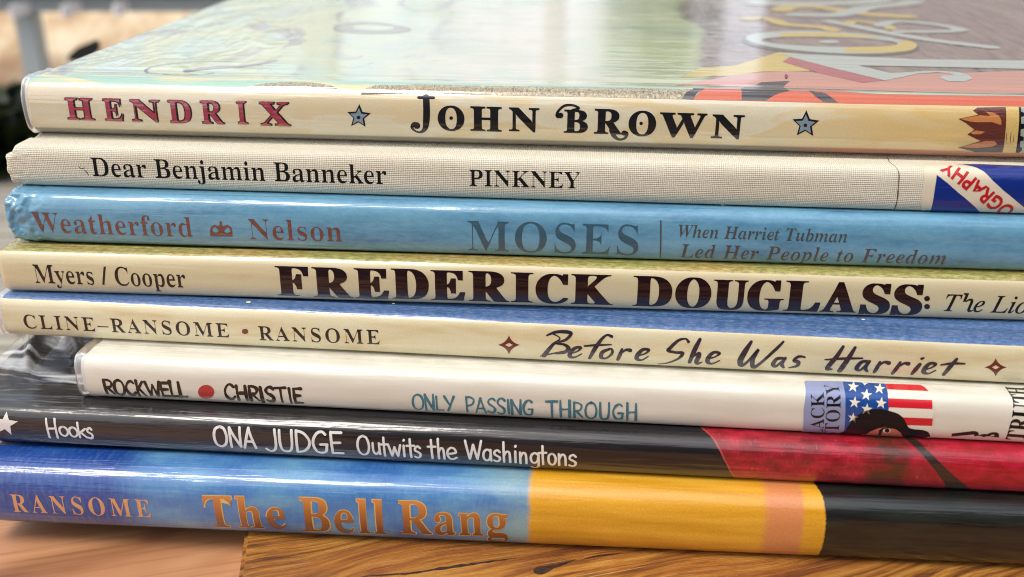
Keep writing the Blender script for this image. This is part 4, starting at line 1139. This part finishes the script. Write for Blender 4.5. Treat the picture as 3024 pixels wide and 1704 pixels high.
# --- 2: grey cloth book -------------------------------------------------------------------
x2 = u_at('W', (17, 400), BY[6], 67, BW[6])
b2 = Book('b2', 'grey-beige cloth-bound book with frayed left corner and blue sticker', BY[6], BZ[6], BT[6], BW[6], x2, x2 + 283, 230, 3.0, 3.2, groove=0.7, gpos=6.5, ridge=0.0)
n = NT('grey_book_cloth')
wx = n.t.nodes.new('ShaderNodeTexWave'); wx.wave_type = 'BANDS'; wx.bands_direction = 'X'; n.l(n.uv, wx.inputs['Vector']); wx.inputs['Scale'].default_value = 0.8; wx.inputs['Distortion'].default_value = 0.9; wx.inputs['Detail'].default_value = 2; wx.inputs['Detail Scale'].default_value = 0.6
wy = n.t.nodes.new('ShaderNodeTexWave'); wy.wave_type = 'BANDS'; wy.bands_direction = 'Y'; n.l(n.uv, wy.inputs['Vector']); wy.inputs['Scale'].default_value = 0.75; wy.inputs['Distortion'].default_value = 1.0; wy.inputs['Detail'].default_value = 2; wy.inputs['Detail Scale'].default_value = 0.5
slub = n.noise((0.12, 1.6, 1), detail=3); slub2 = n.noise((1.6, 0.15, 1), detail=3, off=(5, 2, 0)); big = n.noise((0.03, 0.12, 1), detail=2)
wv = n.math('ADD', n.math('MULTIPLY', wx.outputs[1], slub2), n.math('MULTIPLY', wy.outputs[1], slub))
c = n.mix(n.mr(wv, 0.15, 0.95), srgb(200, 194, 172), srgb(232, 227, 210))
c = n.mix(n.mr(big, 0.4, 0.65, 0, 0.5), c, srgb(198, 188, 164))
spk = n.noise((1.1, 1.1, 1), detail=2, off=(9, 9, 0))
c = n.mix(n.mr(spk, 0.74, 0.78, 0, 0.6), c, srgb(120, 100, 78))
ud2, vd2 = b2.uv(P('A', 590, 1185))
n.color(c); n.b.inputs['Roughness'].default_value = 0.62; n.b.inputs['Specular IOR Level'].default_value = 0.4
n.l(n.bump(wv, 0.00014, 0.8), n.b.inputs['Normal'])
def frayed(bk, p, e, v, ny, nz):
    if e > 12: return p
    k = max(0.0, 1 - e / 8.0) ** 1.5
    q = p * 0.9
    d = mn.fractal(q, 1.0, 2.0, 4)
    cz = (p.z - bk.t / 2) / (bk.t / 2)
    p = p.copy()
    p.x += k * (0.3 * d - 0.9 * math.sin(p.z * 0.33 + 0.2)) + (cz > 0.55) * k * 1.3
    p.y += k * (0.3 * d - 0.35) + k * k * 0.4
    p.z += k * 0.2 * d
    p.z = min(max(p.z, 0.02), bk.t)
    return p
build_cover(b2, n.m, endfn=frayed); build_pages(b2)
bi2 = ink('black_cloth_ink', (0.004, 0.003, 0.003, 1), amt=0.2, coat=0)
text(b2, 'title_lettering', 'A', 'Dear Benjamin Banneker', 'bold', (642, 1217), ('B', 333, 1273), (642, 1090), bi2, ex=-0.019, ey=0.004, space=0.98)
text(b2, 'author_lettering', 'B', 'PINKNEY', 'bold', (905, 1284), (1668, 1302), (905, 1174), bi2, ex=-0.016, ey=0.004, space=1.02)
dirt = ink('dirt', srgb(104, 84, 60), amt=0.5, coat=0)
lay(b2, 'torn_seam', pen(b2, 'C', [[(1632, 1088, .5), (1645, 1120, 1), (1668, 1138, .6), (1700, 1170, .6), (1712, 1215, 1.2), (1706, 1300, .9), (1704, 1335, 1.8), (1698, 1385, .8), (1690, 1420, 1.2), (1680, 1445, .8)]], 0.2, 3), dirt, 0.03)
lay(b2, 'scuff_mark', pen(b2, 'A', [[(540, 1148, .4), (560, 1165, 1), (585, 1160, .6)], [(580, 1175, .6), (600, 1190, 1.2), (612, 1212, .6)]], 0.2, 3), dirt, 0.03)
# the sticker
sblu = ink('sticker_blue', srgb(10, 42, 128), amt=0.05, coat=0.8); scr = ink('sticker_cream', srgb(222, 210, 186), amt=0.05, coat=0.5); sred = ink('sticker_red', srgb(190, 26, 34), amt=0.1, coat=0.6)
yb_ = 1240
st2 = decal(b2, 'subject_sticker', 'L', [[(800, 235), (1300, 250), (2000, 275), (3300, 330), (3300, 1190), (2560, 1165), (900, 1118), (740, 1090), (725, 1010), (760, 700), (765, 300)]], scr, h=0.10)
decal(b2, 'blue_panel', 'L', [[(1003, 462), (1200, 610), (1380, 770), (1560, 915), (1700, 1040), (1790, 1122), (1790, yb_), (905, yb_), (912, 1110), (945, 870), (980, 640)]], sblu, h=0.125, parent=st2)
decal(b2, 'blue_panel', 'L', [[(1310, 278), (1800, 280), (2564, 308), (3300, 340), (3300, 1500), (2900, 1290), (2564, 1038), (2200, 740), (2000, 560), (1860, 420), (1770, 370), (1640, 320), (1480, 288)]], sblu, h=0.125, parent=st2)
qa = Vector(b2.uv(P('L', 1400, 345))); qb = Vector(b2.uv(P('L', 2060, 800))); dq = qa - qb
a = qb - dq * 0.62; bb = qa + dq * 0.30
e = (bb - a).normalized(); L_ = (bb - a).length; upv = Vector((-e.y, e.x)); lp = expand(glyphs('OGRAPHY', 'sans', 1.06), 0.03, 0.03)
gx0 = min(p[0] for l in lp for p in l); gx1 = max(p[0] for l in lp for p in l)
pxm = (Vector(b2.uv(P('L', 2000, 700))) - Vector(b2.uv(P('L', 1000, 700)))).length / 1000
e_ = e
loops = [[tuple(a + e * ((p[0] - gx0) / (gx1 - gx0) * L_) + upv * (p[1] / cap_height('sans') * 262 * pxm)) for p in l] for l in lp]
lay(b2, 'sticker_lettering', [(*fill(loops), 0.0)], sred, 0.15, st2)

# --- 1: top book ------------------------------------------------------------------------------
x1 = u_at('W', (63, 280), BY[7], 78, BW[7])
b1 = Book('b1', 'top book of the stack, glossy plastic cover, pink and black capitals on cream spine', BY[7], BZ[7], BT[7], BW[7], x1, x1 + 275, 262, 4.5, 2.7, groove=0.25, gpos=7, ridge=0.22, rpos=0.5)
n = NT('watercolour_jacket')
vsp = b1.uv(P('B', 1200, 660))[1]
vlow = b1.uv(P('B', 1200, 965))[1]
w1 = n.noise((0.045, 0.16, 1), detail=2, dist=0.6); w2 = n.noise((0.02, 0.05, 1), detail=2, off=(4, 4, 0))
spn = n.ramp(w1, [(0.3, srgb(216, 206, 176)), (0.47, srgb(222, 214, 188)), (0.53, srgb(220, 200, 156)), (0.7, srgb(214, 202, 168))])
urt = b1.uv(P('C', 1300, 850))[0]
spn = n.mix(n.math('MULTIPLY', n.mr(n.u, urt - 12, urt + 14), 0.6), spn, srgb(222, 184, 104))
spn = n.mix(n.mr(n.u, urt - 60, x1 + 10, 0, 0.6), spn, srgb(212, 200, 176))
m1 = n.noise((0.03, 0.018, 1), detail=2, dist=1.0, off=(2, 0, 0)); m2 = n.noise((0.05, 0.02, 1), detail=3, dist=1.5, off=(9, 4, 0))
mint = n.ramp(m1, [(0.28, srgb(158, 192, 184)), (0.42, srgb(176, 194, 168)), (0.52, srgb(192, 198, 156)), (0.62, srgb(170, 192, 178)), (0.75, srgb(190, 170, 176))])
mint = n.mix(n.mr(m2, 0.56, 0.66, 0, 0.7), mint, srgb(120, 110, 130))
m3 = n.noise((0.022, 0.02, 1), detail=4, dist=1.0, off=(1, 8, 0))
refl_tint = n.ramp(m3, [(0.3, srgb(170, 176, 150)), (0.5, srgb(200, 192, 172)), (0.6, srgb(176, 186, 160)), (0.75, srgb(200, 172, 160))])
ug = b1.uv(P('W', 1000, 180))[0]; ur = b1.uv(P('W', 1800, 180))[0]
top_ = n.mix(n.mr(n.u, ug - 25, ug + 25, smooth=True), mint, refl_tint)
top_ = n.mix(n.math('MULTIPLY', n.mr(n.u, b1.uv(P('W', 1350, 180))[0], b1.uv(P('W', 1650, 180))[0], smooth=True), 0.6), top_, n.mix(n.mr(m3, 0.4, 0.6), srgb(120, 144, 92), srgb(176, 182, 120)))  # mirrored garden painted into the cover colour: pale pinkish left, green right
brn = n.noise((0.4, 0.05, 1), detail=3, off=(1, 1, 0))
brown = n.mix(n.mr(brn, 0.35, 0.65), srgb(100, 82, 80), srgb(136, 114, 108))
brown = n.mix(n.mr(m2, 0.5, 0.65, 0, 0.5), brown, srgb(158, 138, 124))
rim = n.math('ADD', n.u, n.math('MULTIPLY', n.math('SUBTRACT', m1, 0.5), 30))
top_ = n.mix(n.mr(rim, ur - 3, ur + 2, smooth=True), top_, brown)
edge = n.mix(n.mr(w1, 0.52, 0.6), srgb(150, 188, 168), srgb(204, 196, 150))
msk = n.mr(n.v, vsp - 0.05, vsp + 0.05)
mk2 = n.mr(n.v, vsp + 3.5, vsp + 7.5, smooth=True)
uo, vo = b1.uv(P('C', 600, 600))
top_ = n.mix(mk2, edge, top_)
c = n.mix(msk, spn, top_)
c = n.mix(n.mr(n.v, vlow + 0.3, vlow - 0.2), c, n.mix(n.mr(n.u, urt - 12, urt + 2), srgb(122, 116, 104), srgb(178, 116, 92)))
def wrinkles(q):
    a = q.noise((0.06, 0.03, 1), detail=3, dist=1.2, off=(3, 3, 0)); b_ = q.noise((0.10, 0.016, 1), detail=2, dist=0.8, off=(1, 6, 0))
    lf = q.math('MULTIPLY', q.mr(q.u, b1.uv(P('W', 860, 120))[0], b1.uv(P('W', 560, 120))[0], smooth=True), q.mr(q.v, vsp + 5, vsp + 30))
    rt = q.math('MULTIPLY', q.mr(q.u, b1.uv(P('W', 2200, 120))[0], b1.uv(P('W', 2420, 120))[0], smooth=True), q.mr(q.v, vsp + 5, vsp + 20))
    rp = q.noise((0.05, 0.16, 1), detail=3, off=(7, 7, 0)); ct = q.math('MULTIPLY', q.mr(q.u, b1.uv(P('W', 900, 120))[0], b1.uv(P('W', 1200, 120))[0], smooth=True), q.mr(q.v, vsp + 5, vsp + 18))
    return q.math('ADD', q.math('MULTIPLY', q.math('MULTIPLY', rp, ct), 0.35), q.math('ADD', q.math('MULTIPLY', q.math('MULTIPLY', a, lf), 3.0), q.math('MULTIPLY', q.math('MULTIPLY', b_, rt), 3.0)))
n.color(fine(n, c, 0.07, 2.2)).film(1.0, 0.05, 1.0, seed=23.0, top=b1.vtop, wr=wrinkles)
# stronger wrinkles of the loose plastic near the left end and the far right
build_cover(b1, n.m); build_pages(b1)
orng = ink('orange_red_ink', rgb=srgb(196, 96, 66), wav=0.3, amt=0.15)
hairm = NT('sheep_hair_ink'); h1 = hairm.noise((1.4, 0.7, 1), detail=4, dist=2.5); hairm.color(hairm.ramp(h1, [(0.35, srgb(84, 72, 52)), (0.5, srgb(150, 136, 104)), (0.65, srgb(190, 176, 140))])).film(1.0, 0.05, 1.0, seed=23.0); hairm = hairm.m
dkb = ink('charcoal_art_ink', rgb=srgb(48, 42, 40), wav=0.3, amt=0.4, seed=23.0)
decal(b1, 'hair_art', 'B', [[(150, 655), (190, 612), (260, 590), (420, 590), (560, 582), (900, 592), (1250, 596), (1700, 604), (2200, 612), (2450, 618), (2380, 688), (1900, 676), (1200, 662), (600, 648), (160, 638)]], hairm, h=0.03)
decal(b1, 'hair_art', 'A', [[(1690, 618), (1760, 590), (1900, 572), (2100, 568), (2280, 590), (2400, 634), (2200, 632), (1950, 626)]], hairm, h=0.03, smooth=3)
decal(b1, 'orange_art', 'C', [[(285, 690), (330, 640), (360, 612), (900, 622), (1600, 650), (2600, 664), (3300, 690), (3300, 780), (2600, 738), (2000, 728), (1400, 718), (700, 700)]], orng, h=0.03)
decal(b1, 'dark_art', 'C', [[(210, 686), (240, 640), (290, 612), (370, 612), (310, 650), (290, 690)], [(618, 612), (760, 570), (960, 560), (900, 600), (960, 625), (860, 655), (790, 697), (622, 694)], [(1090, 628), (1180, 640), (1240, 672), (1290, 710), (1190, 708), (1130, 668)]], dkb, h=0.05)
pal = ink('pale_grey_ink', rgb=srgb(176, 186, 178), wav=0.3, amt=0.12, seed=23.0); ylw = ink('ochre_ink', rgb=srgb(204, 178, 84), wav=0.3, amt=0.15, seed=23.0); rsd = ink('rose_ink', rgb=srgb(168, 70, 76), wav=0.3, amt=0.2, seed=23.0); drk = ink('dark_slate_ink', rgb=srgb(70, 68, 66), wav=0.3, amt=0.25, seed=23.0)
# big capitals of the cover title, lying on their sides
HC = [0.0]
def cover_art(nm, loops, mat, h, smooth=0):
    HC[0] += 0.003; return decal(b1, nm, 'N', loops, mat, h=h + HC[0], smooth=smooth)
cover_art('salmon_art', [[(-300, 700), (0, 655), (180, 620), (420, 596), (760, 590), (1300, 640), (1600, 610), (2100, 600), (2900, 590), (2900, 770), (1000, 735), (300, 715), (-100, 705)]], ink('salmon_ink', rgb=srgb(198, 138, 120), wav=0.3, amt=0.15, seed=23.0), 0.02, 3)
cover_art('yellow_art', [[(-250, 640), (-100, 560), (200, 540), (560, 430), (1300, 470), (1200, 520), (800, 585), (420, 590), (150, 625)]], ylw, 0.025)
cover_art('title_shadow', [[(585, 510), (650, 470), (1100, 560), (1440, 662), (1250, 684), (900, 606)]], rsd, 0.045)
cover_art('title_letter', [[(570, 440), (1100, 462), (1700, 490), (2576, 500), (3300, 520), (3300, 590), (2576, 570), (2000, 556), (1210, 541), (1340, 572), (1475, 604), (1620, 597), (1760, 586), (1900, 586), (2040, 596), (2120, 620), (2148, 650), (2090, 674), (1960, 672), (1880, 645), (1905, 626), (2000, 622), (1960, 606), (1860, 598), (1700, 608), (1560, 640), (1430, 664), (1000, 562), (640, 468)]], pal, 0.06)
cover_art('title_shadow', [ell(985, 362, 735, 98, 0.045), ell(985, 345, 560, 40, 0.02)], drk, 0.045)
cover_art('title_letter', [ell(985, 350, 702, 88, 0.05), ell(975, 347, 562, 40, 0.025)], pal, 0.06)
cover_art('title_dot', [ell(972, 345, 86, 13)], pal, 0.06)
cover_art('letter_sheen', [[(1120, 392), (1400, 385), (1560, 362), (1530, 330), (1400, 315), (1650, 345), (1690, 388), (1600, 425), (1300, 438), (1120, 430)], [(560, 282), (800, 268), (1150, 282), (1400, 314), (1150, 308), (800, 305), (600, 306)]], ylw, 0.075, 3)
def band(pts, wpx, mat, nm, h=0.06):
    st = [(p[0], p[1], 1.0) for p in pts]; HC[0] += 0.003; h += HC[0] + 0.02
    # widths are measured on the cover plane, mm
    return lay(b1, nm, pen(b1, 'N', [st], wpx, 5), mat, h)
band([(980, 180), (1120, 205), (1400, 262), (1800, 330), (2300, 390)], 5.0, pal, 'title_letter')
band([(1120, 200), (1180, 178), (1330, 192), (1450, 215), (1480, 240)], 3.4, ylw, 'title_letter', 0.065)
band([(1400, 215), (1450, 188), (1600, 180), (1850, 205), (2050, 245), (1900, 262), (1550, 262)], 4.5, pal, 'title_letter', 0.07)
band([(580, 85), (640, 60), (820, 55), (1000, 75), (1160, 100), (1300, 120), (1600, 138)], 7.0, ylw, 'title_letter')
band([(700, 125), (1000, 128), (1160, 100), (1300, 62), (1550, 40), (1680, 15)], 7.0, pal, 'title_letter', 0.065)
band([(300, 160), (420, 152), (520, 172), (620, 205), (900, 225), (1000, 250)], 5.0, ylw, 'title_letter', 0.06)
band([(380, 30), (900, 32), (1250, 22), (1400, 5)], 9.0, pal, 'title_letter', 0.06)
# faint line drawing on the left of the cover
lay(b1, 'line_art', pen(b1, 'A', [[(1480, 505, .4), (1300, 520, .6), (1050, 505, .8), (1010, 485, .8), (1080, 455, .7), (1300, 430, .6), (1500, 425, .5), (1700, 430, .3)], [(1300, 490, 2.6), (1450, 470, 3.4), (1700, 455, 2.4), (1900, 420, 1.4)]], 0.9, 5), ink('violet_grey_ink', rgb=srgb(118, 122, 132), wav=0.3, amt=0.3, seed=23.0), 0.04)
decal(b1, 'blob_art', 'A', [ell(2560, 195, 270, 42, 0.03, jit=0.06), ell(2580, 188, 150, 20, 0.03)], ink('umber_ink', rgb=srgb(128, 124, 104), wav=0.3, amt=0.3, seed=23.0), h=0.04)
# lettering of the spine
pink = ink('pink_letter_ink', srgb(160, 50, 74), amt=0.25, seed=23.0)
HX = [('H', 468, 655, 674, 828), ('E', 728, 858, 680, 836), ('N', 915, 1118, 686, 842), ('D', 1176, 1330, 690, 850), ('R', 1398, 1550, 694, 856), ('I', 1646, 1712, 698, 858), ('X', 1803, 2008, 702, 868)]
o = lay(b1, 'author_lettering', [(*fill(letters_loops(b1, 'A', HX, 'bold', -0.012, 0.010)), 0.0)], pink, 0.07)
lay(b1, 'letter_shadow', [(*fill(letters_loops(b1, 'A', HX, 'bold', 0.012, 0.030)), 0.0)], bl, 0.04, o)
lay(b1, 'letter_shade', [(*fill(letters_loops(b1, 'A', HX, 'bold', 0.0, 0.015, dx=0.32, dy=0.06)), 0.0)], bl, 0.052, o)
bk1 = ink('blue_black_ink', (0.005, 0.005, 0.008, 1), amt=0.3, seed=23.0, coat=0.6)
JB = [('O', 688, 872, 727, 903), ('H', 912, 1128, 734, 905), ('N', 1178, 1386, 742, 910), ('B', 1556, 1722, 757, 918), ('R', 1765, 1962, 751, 925), ('O', 2000, 2190, 762, 940), ('W', 2212, 2537, 776, 948), ('N', 2572, 2794, 790, 958)]
o = lay(b1, 'title_lettering', [(*fill(letters_loops(b1, 'B', JB, 'bold', 0.016, 0.014, jit=0.01)), 0.0)] + [(v, f, e + 0.004) for v, f, e in pen(b1, 'B', [
    [(605, 672, 1.05), (608, 760, 1.1), (606, 840, 1.05), (596, 890, .8), (565, 914, .4), (530, 905, .35), (508, 882, .5), (520, 862, .8), (540, 868, 1.2)],
    [(553, 674, .45), (605, 675, .5), (657, 676, .45)],
    [(1620, 765, .6), (1660, 748, .4), (1620, 728, .35), (1560, 732, .4), (1518, 770, .4), (1512, 800, .6), (1535, 798, .9)],
    [(1890, 900, .9), (1905, 940, .7), (1940, 964, .45), (1980, 955, .45), (1992, 925, .6), (1975, 920, .9)]], 1.35)]
    + [(*fill([poly_px(b1, 'B', ell(778, 816, 13, 12)), poly_px(b1, 'B', ell(2092, 853, 12, 12))]), 0.0)], bk1, 0.04)
gs = ink('grey_blue_ink', srgb(128, 148, 162), amt=0.15, seed=23.0)
for cp, cx, cy, r in (('A', 2480, 808, 74), ('C', 1064, 862, 84)):
    o = decal(b1, 'star_mark', cp, [star(cx, cy, r * .86, 0.05, 0.46)], gs, h=0.07)
    decal(b1, 'star_outline', cp, [star(cx + 2, cy - 3, r * 1.16, 0.05, 0.47)], bk1, h=0.04, parent=o)
    decal(b1, 'star_centre', cp, [ell(cx, cy + 4, 13, 12)], bk1, h=0.09, parent=o)
# feather emblem at the right end
lf1 = ink('tan_feather_ink', srgb(206, 134, 76), amt=0.2, seed=23.0); lf2 = ink('maroon_feather_ink', srgb(104, 50, 40), amt=0.35, seed=23.0); lf3 = ink('navy_feather_ink', srgb(30, 24, 56), amt=0.15, seed=23.0); ltn = ink('band_tan_ink', srgb(222, 190, 118), amt=0.15, seed=23.0)
em = decal(b1, 'feather_emblem', 'O', [[(1230, 380), (1780, 370), (1715, 1250), (1250, 1240), (1050, 1210), (850, 1160), (1100, 1090), (1290, 1030), (1030, 905), (1170, 810), (1000, 680), (860, 600), (1060, 560), (1250, 520), (1140, 440)]], lf2, h=0.045)
decal(b1, 'feather', 'O', [[(900, 600), (1080, 565), (1280, 530), (1480, 545), (1400, 460), (1540, 480), (1650, 540), (1700, 640), (1690, 720), (1520, 665), (1200, 665), (1080, 650)]], lf1, h=0.06, parent=em)
decal(b1, 'feather', 'O', [[(930, 1150), (1200, 1070), (1400, 1030), (1560, 1030), (1620, 1090), (1500, 1145), (1200, 1160)]], lf1, h=0.06, parent=em)
decal(b1, 'feather', 'O', [[(900, 1160), (1200, 1172), (1500, 1150), (1715, 1160), (1712, 1250), (1200, 1245)]], lf3, h=0.062, parent=em)
decal(b1, 'feather', 'O', [[(1100, 860), (1200, 825), (1380, 850), (1290, 900), (1130, 900)]], lf1, h=0.06, parent=em)
decal(b1, 'emblem_band', 'O', [[(1780, 372), (2030, 372), (1970, 1260), (1715, 1255)]], ltn, h=0.045, parent=em)
lay(b1, 'emblem_line', pen(b1, 'O', [[(1800, 860, .5), (1792, 960, 1), (1785, 1080, .5)], [(1885, 860, .5), (1875, 960, 1), (1870, 1070, .5)], [(1940, 920, .5), (1930, 1000, .8), (1922, 1060, .4)]], 0.14, 4), lf2, 0.055, em)
decal(b1, 'emblem_bar', 'O', [[(2030, 370), (2080, 375), (2080, 460), (2138, 480), (2138, 550), (2080, 560), (2080, 690), (2150, 700), (2150, 790), (2075, 800), (2068, 930), (2130, 950), (2130, 1020), (2060, 1040), (2055, 1150), (2100, 1160), (2090, 1220), (2030, 1260), (1970, 1250), (2010, 1000)]], bk1, h=0.05, parent=em)
decal(b1, 'emblem_panel', 'O', [[(2075, 380), (3200, 420), (3200, 1300), (2040, 1250)]], ink('grey_green_ink', srgb(160, 172, 166), amt=0.1, seed=23.0), h=0.04, parent=em)
lay(b1, 'speck', [(*fill([poly_px(b1, 'N', ell(618, 632, 13, 17))]), 0.0)], ink('dried_red_speck', srgb(110, 24, 34), coat=0.3), 0.12)

# tiny flakes of paper caught between the books
flk = NT('paper_flake'); flk.color(srgb(226, 214, 186)); flk.b.inputs['Roughness'].default_value = 0.8; flk = flk.m
def flake(bk, crop, x, y, r, label):
    u, v = bk.uv(P(crop, x, y)); vs = []; R = random.Random(int(x))
    c0 = Vector(bk.at(u, v, 0.06)); e1 = Vector((1, 0, 0)); e2 = (Vector(bk.at(u, v + 0.3, 0.06)) - c0).normalized(); nn = e1.cross(e2)
    o_ = []
    for k in range(7):
        a = k / 7 * 6.283; q = r * R.uniform(.6, 1.1); o_.append(c0 + e1 * q * 1.3 * math.cos(a) + e2 * q * math.sin(a) + nn * 0.05)
    vs = o_ + [p + nn * 0.12 for p in o_]; n_ = 7
    M = Matrix.Rotation(-bk.yaw, 4, 'Z'); base = M @ c0 + bk.o
    vs = [M @ p + bk.o - base for p in vs]
    f = [tuple(range(n_))[::-1], tuple(range(n_, 2 * n_))] + [(i, (i + 1) % n_, n_ + (i + 1) % n_, n_ + i) for i in range(n_)]
    o = mesh_obj('paper_flake', vs, f, flk); o.location = base * S
    tag(o, label, 'flake', 'paper flakes between the books')
flake(b5, 'D', 1720, 831, 0.5, 'larger cream flake on the blue cover below the tan spine, left of centre')
flake(b5, 'E', 382, 840, 0.32, 'small white flake on the blue cover under the maroon letters ED')
flake(b5, 'F', 1465, 950, 0.32, 'small white flake on the blue cover under the last S of the maroon title')
flake(b3, 'F', 492, 158, 0.3, 'tiny cream flake on the light blue book right below the grey cloth spine')

# loose clear film: the lips at the ends of two jackets, and the flap lying on the black book
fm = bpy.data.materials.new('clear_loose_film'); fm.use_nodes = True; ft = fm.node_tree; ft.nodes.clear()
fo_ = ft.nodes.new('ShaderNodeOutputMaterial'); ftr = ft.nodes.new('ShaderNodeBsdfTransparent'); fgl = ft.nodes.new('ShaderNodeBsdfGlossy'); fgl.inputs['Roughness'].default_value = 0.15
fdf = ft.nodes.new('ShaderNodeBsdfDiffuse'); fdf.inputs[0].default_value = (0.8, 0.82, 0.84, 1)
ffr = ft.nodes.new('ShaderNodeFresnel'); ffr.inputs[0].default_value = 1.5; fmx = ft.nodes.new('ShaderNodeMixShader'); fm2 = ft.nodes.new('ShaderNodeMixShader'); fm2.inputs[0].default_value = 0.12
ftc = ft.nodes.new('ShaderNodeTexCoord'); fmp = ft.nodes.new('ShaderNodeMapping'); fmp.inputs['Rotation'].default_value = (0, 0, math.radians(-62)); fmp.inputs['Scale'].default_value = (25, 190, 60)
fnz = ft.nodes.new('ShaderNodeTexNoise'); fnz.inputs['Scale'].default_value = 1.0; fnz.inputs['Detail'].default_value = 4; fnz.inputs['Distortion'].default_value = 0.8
fmr = ft.nodes.new('ShaderNodeMapRange'); fmr.inputs[1].default_value = 0.50; fmr.inputs[2].default_value = 0.72; fmr.inputs[3].default_value = 0.02; fmr.inputs[4].default_value = 0.85      # milky creases, painted white to stand in for glare streaks on the film
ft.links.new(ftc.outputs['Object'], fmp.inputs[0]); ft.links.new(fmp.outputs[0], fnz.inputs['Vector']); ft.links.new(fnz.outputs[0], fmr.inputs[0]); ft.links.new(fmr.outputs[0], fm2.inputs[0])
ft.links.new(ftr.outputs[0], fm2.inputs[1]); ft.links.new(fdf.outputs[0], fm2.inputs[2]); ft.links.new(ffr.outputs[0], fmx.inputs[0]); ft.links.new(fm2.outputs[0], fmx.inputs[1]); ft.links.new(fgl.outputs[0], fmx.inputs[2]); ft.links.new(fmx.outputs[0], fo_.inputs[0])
fmb = fm.copy(); fmb.name = 'clear_jacket_lip'
for nd_ in fmb.node_tree.nodes:
    if nd_.type == 'FRESNEL': nd_.inputs[0].default_value = 1.3
    if nd_.type == 'MAP_RANGE': nd_.inputs[3].default_value = 0.3; nd_.inputs[4].default_value = 0.6
    if nd_.type == 'BSDF_GLOSSY': nd_.inputs['Roughness'].default_value = 0.3
def film_lip(bk, out=1.3, seed=1):
    R = random.Random(seed); idx = [i for i, a in enumerate(bk.arc) if -bk.vtop - 0.5 < a < bk.vtop + 9]
    v = []; f = []; cols = 5
    for c_ in range(cols):
        for i in idx:
            ny, nz = bk.normal_at(i); y, z = bk.prof[i]
            w_ = mn.noise(Vector((c_ * 0.5, i * 0.13, seed)))
            h = 0.12 + 0.10 * math.sin(c_ * 1.3) + 0.14 * w_ * (c_ < 4)
            v.append((bk.x0 + 1.2 - (out + 1.2) * (1 - c_ / (cols - 1)) + 0.25 * w_ * (c_ == 0), y + ny * h + (c_ == 0) * 0.3, z + nz * h))
    n_ = len(idx)
    for c_ in range(cols - 1):
        for k in range(n_ - 1): f.append((c_ * n_ + k, c_ * n_ + k + 1, (c_ + 1) * n_ + k + 1, (c_ + 1) * n_ + k))
    return mesh_obj('clear_film', v, f, fmb, bk.root, smooth=True)
film_lip(b6, 1.1, 2); film_lip(b1, 0.5, 5); film_lip(b5, 0.4, 7)
def film_flap(bk, u0, u1, ya, yb):
    v = []; f = []; nu_, nv_ = 60, 80
    for i in range(nu_ + 1):
        for j in range(nv_ + 1):
            a, b = i / nu_, j / nv_
            u = u0 + (u1 - u0) * a; y = ya + (yb - ya) * b
            q = Vector((u * 0.10 + y * 0.07, y * 0.022 - u * 0.03, 3.3))
            h = 0.35 + 5.0 * max(0, mn.ridged_multi_fractal(q, 1.0, 2.0, 3, 1.0, 2.0) - 0.75) * math.sin(math.pi * min(1, a * 1.15)) ** 0.7 * min(1, b * 5)
            roll = 2.6 * math.sin(math.pi * min(1, a / 0.38)) ** 0.8 * min(1, b * 3) * (1 + 0.3 * mn.noise(Vector((0, y * 0.08, 1))))
            v.append((u, y, bk.t + roll + h * (0.3 + 0.7 * min(1, b * 6)) - 0.2 * (1 - min(1, b * 6))))
    for i in range(nu_):
        for j in range(nv_): f.append((i * (nv_ + 1) + j, (i + 1) * (nv_ + 1) + j, (i + 1) * (nv_ + 1) + j + 1, i * (nv_ + 1) + j + 1))
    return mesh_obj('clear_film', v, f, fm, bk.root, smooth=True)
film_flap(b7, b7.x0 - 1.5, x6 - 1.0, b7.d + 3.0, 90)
